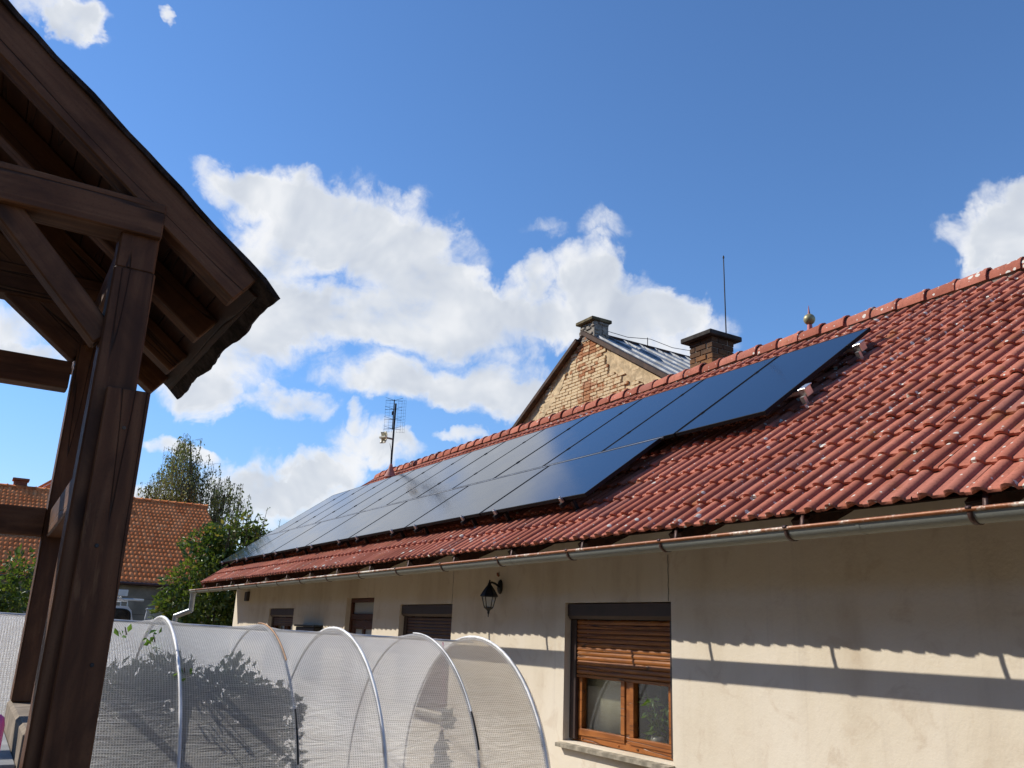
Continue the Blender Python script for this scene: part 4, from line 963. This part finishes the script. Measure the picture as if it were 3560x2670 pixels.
def limb(mb, p, d, L, r, rg, depth, tips, bend=.35, droop=0.0):
    pts = [Vector(p)]; d = Vector(d).normalized(); n = 5
    for i in range(n):
        d = (d + Vector((rg.uniform(-1, 1), rg.uniform(-1, 1), rg.uniform(-1, 1))) * bend * .35 + Vector((0, 0, -droop))).normalized(); pts.append(pts[-1] + d * L / n)
    mb.tube(pts, [r * (1 - .6 * i / n) for i in range(n + 1)], 6, False)
    for i in range(2, n + 1): tips.append((pts[i], d.copy(), depth))
    if depth > 0:
        for k in range(rg.randint(3, 4)):
            q = pts[rg.randint(2, n)]; nd = (d + Vector((rg.uniform(-1, 1), rg.uniform(-1, 1), rg.uniform(-.3, .8))) * .9).normalized()
            limb(mb, q, nd, L * rg.uniform(.5, .75), r * .5, rg, depth - 1, tips, bend, droop)
def birch():
    rg = random.Random(5); nr = np.random.default_rng(5)
    t = thing('weeping_birch', 'tall weeping birch with hanging branches behind the orange roof', 'tree', (-46, 9.0, 0))
    mb = MB(); mb.tube([(-46, 9.1, 0), (-46, 9.05, 3.5), (-46.1, 8.9, 7), (-46, 8.7, 9.0), (-46, 8.45, 10.6)], [.28, .22, .15, .08, .03], 8)
    mb.tube([(-46, 9.05, 3.5), (-46, 9.9, 5.6), (-46, 10.5, 7.5), (-46, 10.9, 8.4)], [.15, .11, .07, .03], 6); mb.tube([(-46, 9.05, 3.5), (-46, 7.9, 5.6), (-46, 7.1, 7.4), (-46, 6.6, 8.0)], [.13, .09, .05, .02], 6)
    mb.build('trunk', M_BARK, t); P, D, T = [], [], []; br = MB()
    # hanging strands grouped in clumps: (y, z top, spread, length, count)
    clumps = [(8.3, 10.6, .55, 1.6, 34), (8.1, 9.9, .8, 2.4, 46), (7.7, 9.0, .7, 2.6, 46), (8.8, 9.6, .7, 2.6, 42), (9.2, 8.9, .5, 2.6, 34), (8.4, 8.4, .9, 3.0, 50), (7.2, 8.2, .5, 2.0, 22), (9.0, 7.6, .8, 2.4, 40), (7.8, 7.4, .9, 2.2, 44), (6.7, 8.0, .35, 1.2, 10), (6.5, 7.3, .5, 1.6, 16), (10.3, 8.6, .5, 2.2, 26), (10.6, 8.0, .6, 2.6, 34), (10.0, 7.9, .5, 2.6, 30), (11.1, 8.5, .35, 1.7, 12), (11.5, 7.9, .22, 1.7, 9), (10.3, 6.6, .5, 2.0, 26), (9.6, 7.0, .5, 2.2, 26), (7.0, 6.9, .8, 1.6, 26)]
    for cy, cz, sp, L, n in clumps:
        for _ in range(n):
            x = -46 + rg.gauss(0, .75); y = cy + rg.gauss(0, sp * .55); z = cz + rg.gauss(0, sp * .35); l = L * rg.uniform(.45, 1.1); sway = rg.uniform(-.12, .12)
            br.tube([(x, y - (y - cy) * .5, z - .15), (x, y, z), (x, y + sway * .4, z - l * .5), (x, y + sway, z - l)], [.012, .010, .007, .004], 3, False)
            tn = rg.gauss(.42, .2) + (.18 if y < 8.3 else -.12)
            for k in range(int(l * 13)):
                s = rg.random(); P.append((x + rg.gauss(0, .05), y + sway * s + rg.gauss(0, .055), z - l * s)); D.append((rg.gauss(0, .5), rg.gauss(0, .5), -1)); T.append(tn + rg.gauss(0, .12))
    br.build('branches', M_BARK, t, fix=False)
    link('crown', leaf_mesh('crown', np.array(P), np.array(D), .13, M_LBIRCH, np.array(T), .55, 5), t)
birch()
def bush(name, label, base, clumps, n, size, m, seed, trunk=3):
    rg = random.Random(seed); r = np.random.default_rng(seed); t = thing(name, label, 'bush', base); mb = MB()
    for i in range(trunk + 3):
        c = clumps[i % len(clumps)]; e = Vector((c[0], c[1], c[2])); b = Vector(base) + Vector((rg.uniform(-.2, .2), rg.uniform(-.2, .2), 0))
        mb.tube([b, b.lerp(e, .4) + Vector((0, 0, .3)), e], [.06, .04, .012], 6)
    P, D, T = [], [], []
    tot = sum(c[3] * c[4] * c[5] for c in clumps) ** 1.0
    for cx, cy, cz, rx, ry, rz in clumps:
        k = int(n * rx * ry * rz / tot) + 40
        u = r.normal(size=(k, 3)); u /= np.linalg.norm(u, axis=1, keepdims=True); rad = r.uniform(.55, 1.08, k) ** .7
        sub = r.normal(size=(max(3, k // 45), 3)); sub /= np.linalg.norm(sub, axis=1, keepdims=True)
        j = r.integers(0, len(sub), k); q = sub[j] * .8 + u * .42 * rad[:, None]
        P.append(np.array((cx, cy, cz)) + q * np.array((rx, ry, rz))); D.append(q + r.normal(size=(k, 3)) * .6 + np.array((0, 0, -.25)))
        T.append(r.normal(.45, .22, k) + (q[:, 2] * .10) + r.normal(0, .12, len(sub))[j])
    P, D, T = np.concatenate(P), np.concatenate(D), np.concatenate(T)
    mb.build('stem', M_BARK, t); link('crown', leaf_mesh('crown', P, D, size, m, T, .6, seed), t); return t
XB = -24.0
cl = [(XB, 5.9, 3.6, .7, .75, .8), (XB, 5.2, 3.3, .7, .7, .7), (XB, 6.5, 3.2, .7, .6, .8), (XB, 5.6, 2.6, .9, .9, .8), (XB, 6.4, 2.3, .9, .8, .8), (XB, 4.85, 2.5, .7, .55, .7), (XB, 4.75, 1.9, .7, .55, .6), (XB, 5.6, 1.7, .9, 1.0, .9), (XB, 6.6, 1.5, .9, .9, .9), (XB, 4.9, 1.1, .7, .6, .7), (XB, 6.0, .8, .9, 1.2, .8), (XB, 6.2, 3.95, .4, .35, .5), (XB, 5.5, 3.9, .35, .3, .4), (XB + .6, 7.4, 1.6, .8, .9, 1.3), (XB + .6, 7.6, .8, .8, .9, .8)]
bush('garden_tree', 'green and yellowing leafy tree beside the far end of the long house', (XB, 5.7, 0), cl, 15000, .15, M_LBUSH, 21)
# thin upright shoots on its top
rg = random.Random(8); t8 = bpy.data.objects['garden_tree']; P, D, T = [], [], []; mb = MB()
for _ in range(26):
    y = rg.uniform(5.4, 7.0); z = 4.0 - abs(y - 6.1) * .55; x = XB + rg.uniform(-.4, .4); l = rg.uniform(.35, .95); lean = rg.uniform(-.05, .22)
    mb.tube([(x, y, z - .3), (x, y + lean * .5, z + l * .5), (x, y + lean, z + l)], [.014, .010, .004], 4, False)
    for k in range(16): s = rg.random() * 1.1; P.append((x + rg.gauss(0, .03), y + lean * s + rg.gauss(0, .03), z - .1 + l * s)); D.append((rg.gauss(0, 1), rg.gauss(0, 1), rg.uniform(0, 1))); T.append(rg.uniform(.2, .7))
sho = mb.build('shoots', M_BARK, t8, fix=False); link('shoot_leaves', leaf_mesh('shoot_leaves', np.array(P), np.array(D), .12, M_LBUSH, np.array(T), .5, 8), sho)
bush('dark_shrub', 'dark green shrub at the left edge seen under the shelter rail', (-17, .2, 0), [(-17, .10, 1.6, .6, .55, .8), (-17, .55, 2.15, .6, .40, .5), (-17, .75, 1.8, .6, .35, .6), (-17, -.6, 2.0, .8, .7, .9), (-17, .35, .9, .7, .6, .8), (-17, -.3, 2.5, .5, .5, .4)], 3600, .12, M_LBUSH, 31)
bush('pale_sapling', 'bright young green leaves at the far left edge', (-11.5, -.25, 0), [(-11.5, .06, 2.12, .2, .12, .2), (-11.5, .10, 1.95, .2, .10, .1), (-11.5, -.4, 2.0, .4, .3, .5), (-11.5, -.3, 1.2, .4, .3, .5)], 420, .13, M_LBRIGHT, 33)
# plants in the tunnel
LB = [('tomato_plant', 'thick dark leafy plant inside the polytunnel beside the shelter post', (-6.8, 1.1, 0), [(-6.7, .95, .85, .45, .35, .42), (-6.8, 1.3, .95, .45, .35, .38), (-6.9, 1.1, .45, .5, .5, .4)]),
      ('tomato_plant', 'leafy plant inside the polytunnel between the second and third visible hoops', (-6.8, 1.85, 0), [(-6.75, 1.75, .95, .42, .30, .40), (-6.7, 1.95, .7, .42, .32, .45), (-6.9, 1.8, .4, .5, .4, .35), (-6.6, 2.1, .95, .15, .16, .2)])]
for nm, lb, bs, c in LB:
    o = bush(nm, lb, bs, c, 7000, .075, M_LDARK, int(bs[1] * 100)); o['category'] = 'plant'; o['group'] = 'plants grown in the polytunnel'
o = bush('dry_vine', 'wilting thin vine hanging from a string near the tunnel end', (-6.6, 3.45, 0), [(-6.6, 3.47, .86, .07, .08, .13), (-6.6, 3.45, .62, .06, .07, .16), (-6.6, 3.5, .35, .08, .08, .2)], 200, .07, M_LDARK, 77); o['category'] = 'plant'
MB().tube([(-6.6, 3.47, .5), (-6.62, 3.48, 1.1), (-6.65, 3.46, 1.55)], .004, 5).build('string', M_PINK, o)
for i, (y, z, lb) in enumerate(((.955, 1.565, 'smallest leafy shoot poking through the top of the foil beside the post'), (1.13, 1.52, 'largest green shoot poking through the foil left of the first white hoop'), (1.30, 1.325, 'green shoot poking through the foil right below the first white hoop'))):
    x = TXC + math.sqrt(max(.01, (TR + .02) ** 2 - (z - ttop(y) + TR) ** 2)); t = thing('leafy_shoot', lb, 'shoot', (x, y, z), 'shoots growing through the foil')
    MB().tube([(x - .05, y + .02, z - .03), (x + .01, y, z), (x + .04, y - .01, z + .02)], .004, 5).build('stem', M_BARK, t)
    k = (5, 14, 6)[i]; r = np.random.default_rng(i + 3); Pp = np.array((x + .03, y, z)) + r.normal(size=(k, 3)) * (.015, .03, .035)
    link('leaves', leaf_mesh('leaves', Pp, r.normal(size=(k, 3)) + (0.3, -.2, -.2), .055, M_LBRIGHT, r.random(k), .6, i + 3), t)
# house plant in the near window
hp = thing('house_plant', 'green leafy house plant in a jar behind the right window pane', 'plant', (-5.98, 5.235, .70))
MB().lathe([(0, .0), (.055, 0), (.07, .05), (.072, .12), (.06, .15), (.058, .15), (.06, .05), (0, .03)], (-5.98, 5.235, .697), 14).build('jar', M_TERRA, hp)
rg = random.Random(4); P, D, T = [], [], []; mb = MB()
for k in range(7):
    a = rg.uniform(0, 6.28); l = rg.uniform(.16, .42); pts = [Vector((-5.98, 5.235, .80)), Vector((-5.98 + .05 * math.cos(a), 5.225 + .04 * math.sin(a), .80 + l * .6)), Vector((-5.98 + .13 * math.cos(a), 5.215 + .07 * math.sin(a), .80 + l))]
    mb.tube(pts, .0035, 5)
    for j in range(9): s = rg.uniform(.3, 1); q = pts[1].lerp(pts[2], s) if s > .5 else pts[0].lerp(pts[1], s * 2); P.append(tuple(q)); D.append((rg.gauss(0, .8), rg.gauss(-.4, .5), rg.gauss(-.6, .5))); T.append(rg.random())
for k in range(8): P.append((-6.03 + rg.gauss(0, .03), 5.20, .82 + rg.uniform(0, .1))); D.append((rg.uniform(-1.2, .5), -.3, -.1)); T.append(.9)
mb.build('stems', M_LBRIGHT, hp, fix=False); link('leaves', leaf_mesh('leaves', np.array(P), np.array(D), .095, M_LBRIGHT, np.array(T), .38, 4), hp)

# ================================================================== van with open rear door
van = thing('white_van', 'white van with a ladder on its roof and one rear door open', 'van', (-27, 3.0, 0))
VX, VY0, VY1, VZ = -25.0, 2.02, 3.86, 1.93
mb = MB(); r = .22
prof = [(VY0 + .05, .32), (VY1 - .05, .32), (VY1, .5), (VY1, 1.05), (VY1 - .06, 1.60), (VY1 - .12, 1.82), (VY1 - .22, VZ), (VY0 + .22, VZ), (VY0 + .12, 1.82), (VY0 + .06, 1.60), (VY0, 1.05), (VY0, .5)]
mb.prism(prof, VX - 3.1, VX, 'x'); mb.prism([(y, min(z, 1.15)) for y, z in prof], VX - 4.2, VX - 3.1, 'x'); mb.build('body', M_VAN, van)
wv = []
for i in range(28):
    a = 2 * math.pi * i / 28; cx_, sy_ = math.cos(a), math.sin(a); wv.append((3.33 + .40 * abs(cx_) ** .45 * (1 if cx_ > 0 else -1), 1.52 + .33 * abs(sy_) ** .45 * (1 if sy_ > 0 else -1)))
MB().prism(wv, VX + .001, VX + .012, 'x').build('rear_window', M_DARKGL, van)
ring = MB(); ring.tube([(VX + .012, y, z) for y, z in wv] + [(VX + .012, *wv[0])], .022, 6, False); ring.build('window_seal', M_RUBBER, van)
dp = MB().prism([(4.02, .45), (4.96, .45), (4.98, 1.2), (4.955, 1.90), (4.10, 1.905), (4.06, 1.5), (4.02, 1.1)], VX + .1, VX + .16, 'x').build('open_rear_door', M_VAN, van)
MB().tube([(VX + .16, 4.77, 1.70), (VX + .175, 4.77, 1.70)], [.07, .06], 10).build('latch', M_RUBBER, dp); MB().tube([(VX + .17, 4.06, 1.87), (VX + .17, 4.93, 1.87)], .018, 6).build('door_rib', M_VAN, dp); MB().tube([(VX + .17, 4.13, 1.75), (VX + .18, 4.13, 1.75)], .02, 8).build('lamp', M_WHITE, dp)
for x in (VX - .7, VX - 3.3):
    for y in (VY0 + .02, VY1 - .22):
        w = MB().tube([(x, y, .32), (x, y + .2, .32)], .32, 18).build('wheel', M_RUBBER, van); MB().tube([(x, y - .004, .32), (x, y + .204, .32)], .18, 14).build('rim', M_ALU, w)
for s, y in ((0, VY0 + .03), (1, VY1 - .03)): MB().box(VX + .002, VX + .03, y - .05, y + .05, .95, 1.35, None, .01).build('tail_light', M_FINR, van)
for x in (VX - .3, VX - 1.5):
    MB().tube([(x, VY0 + .2, VZ), (x, VY0 + .2, VZ + .14), (x, VY1 - .2, VZ + .14), (x, VY1 - .2, VZ)], .022, 8).build('roof_bar', M_ALU, van)
ld = thing('roof_ladder', 'aluminium ladder and pipe strapped on the white van', 'ladder', (VX - 1, 3.2, VZ + .16))
for y in (3.05, 3.42): MB().box(VX - 2.4, VX + .15, y - .015, y + .015, VZ + .16, VZ + .24, None, .004).build('stile', M_ALU, ld)
for i in range(9): MB().tube([(VX - 2.25 + i * .28, 3.05, VZ + .20), (VX - 2.25 + i * .28, 3.42, VZ + .20)], .014, 6).build('rung', M_ALU, ld)
mb = MB(); mb.box(VX - .25, VX - .2, 3.15, 3.62, VZ + .26, VZ + .42, None, .01); mb.build('load_plate', M_WHITE, ld)
MB().tube([(VX - .1, 2.9, VZ + .17), (VX - .1, 4.02, VZ + .17)], .028, 8).build('pipe', M_WHITE, ld)
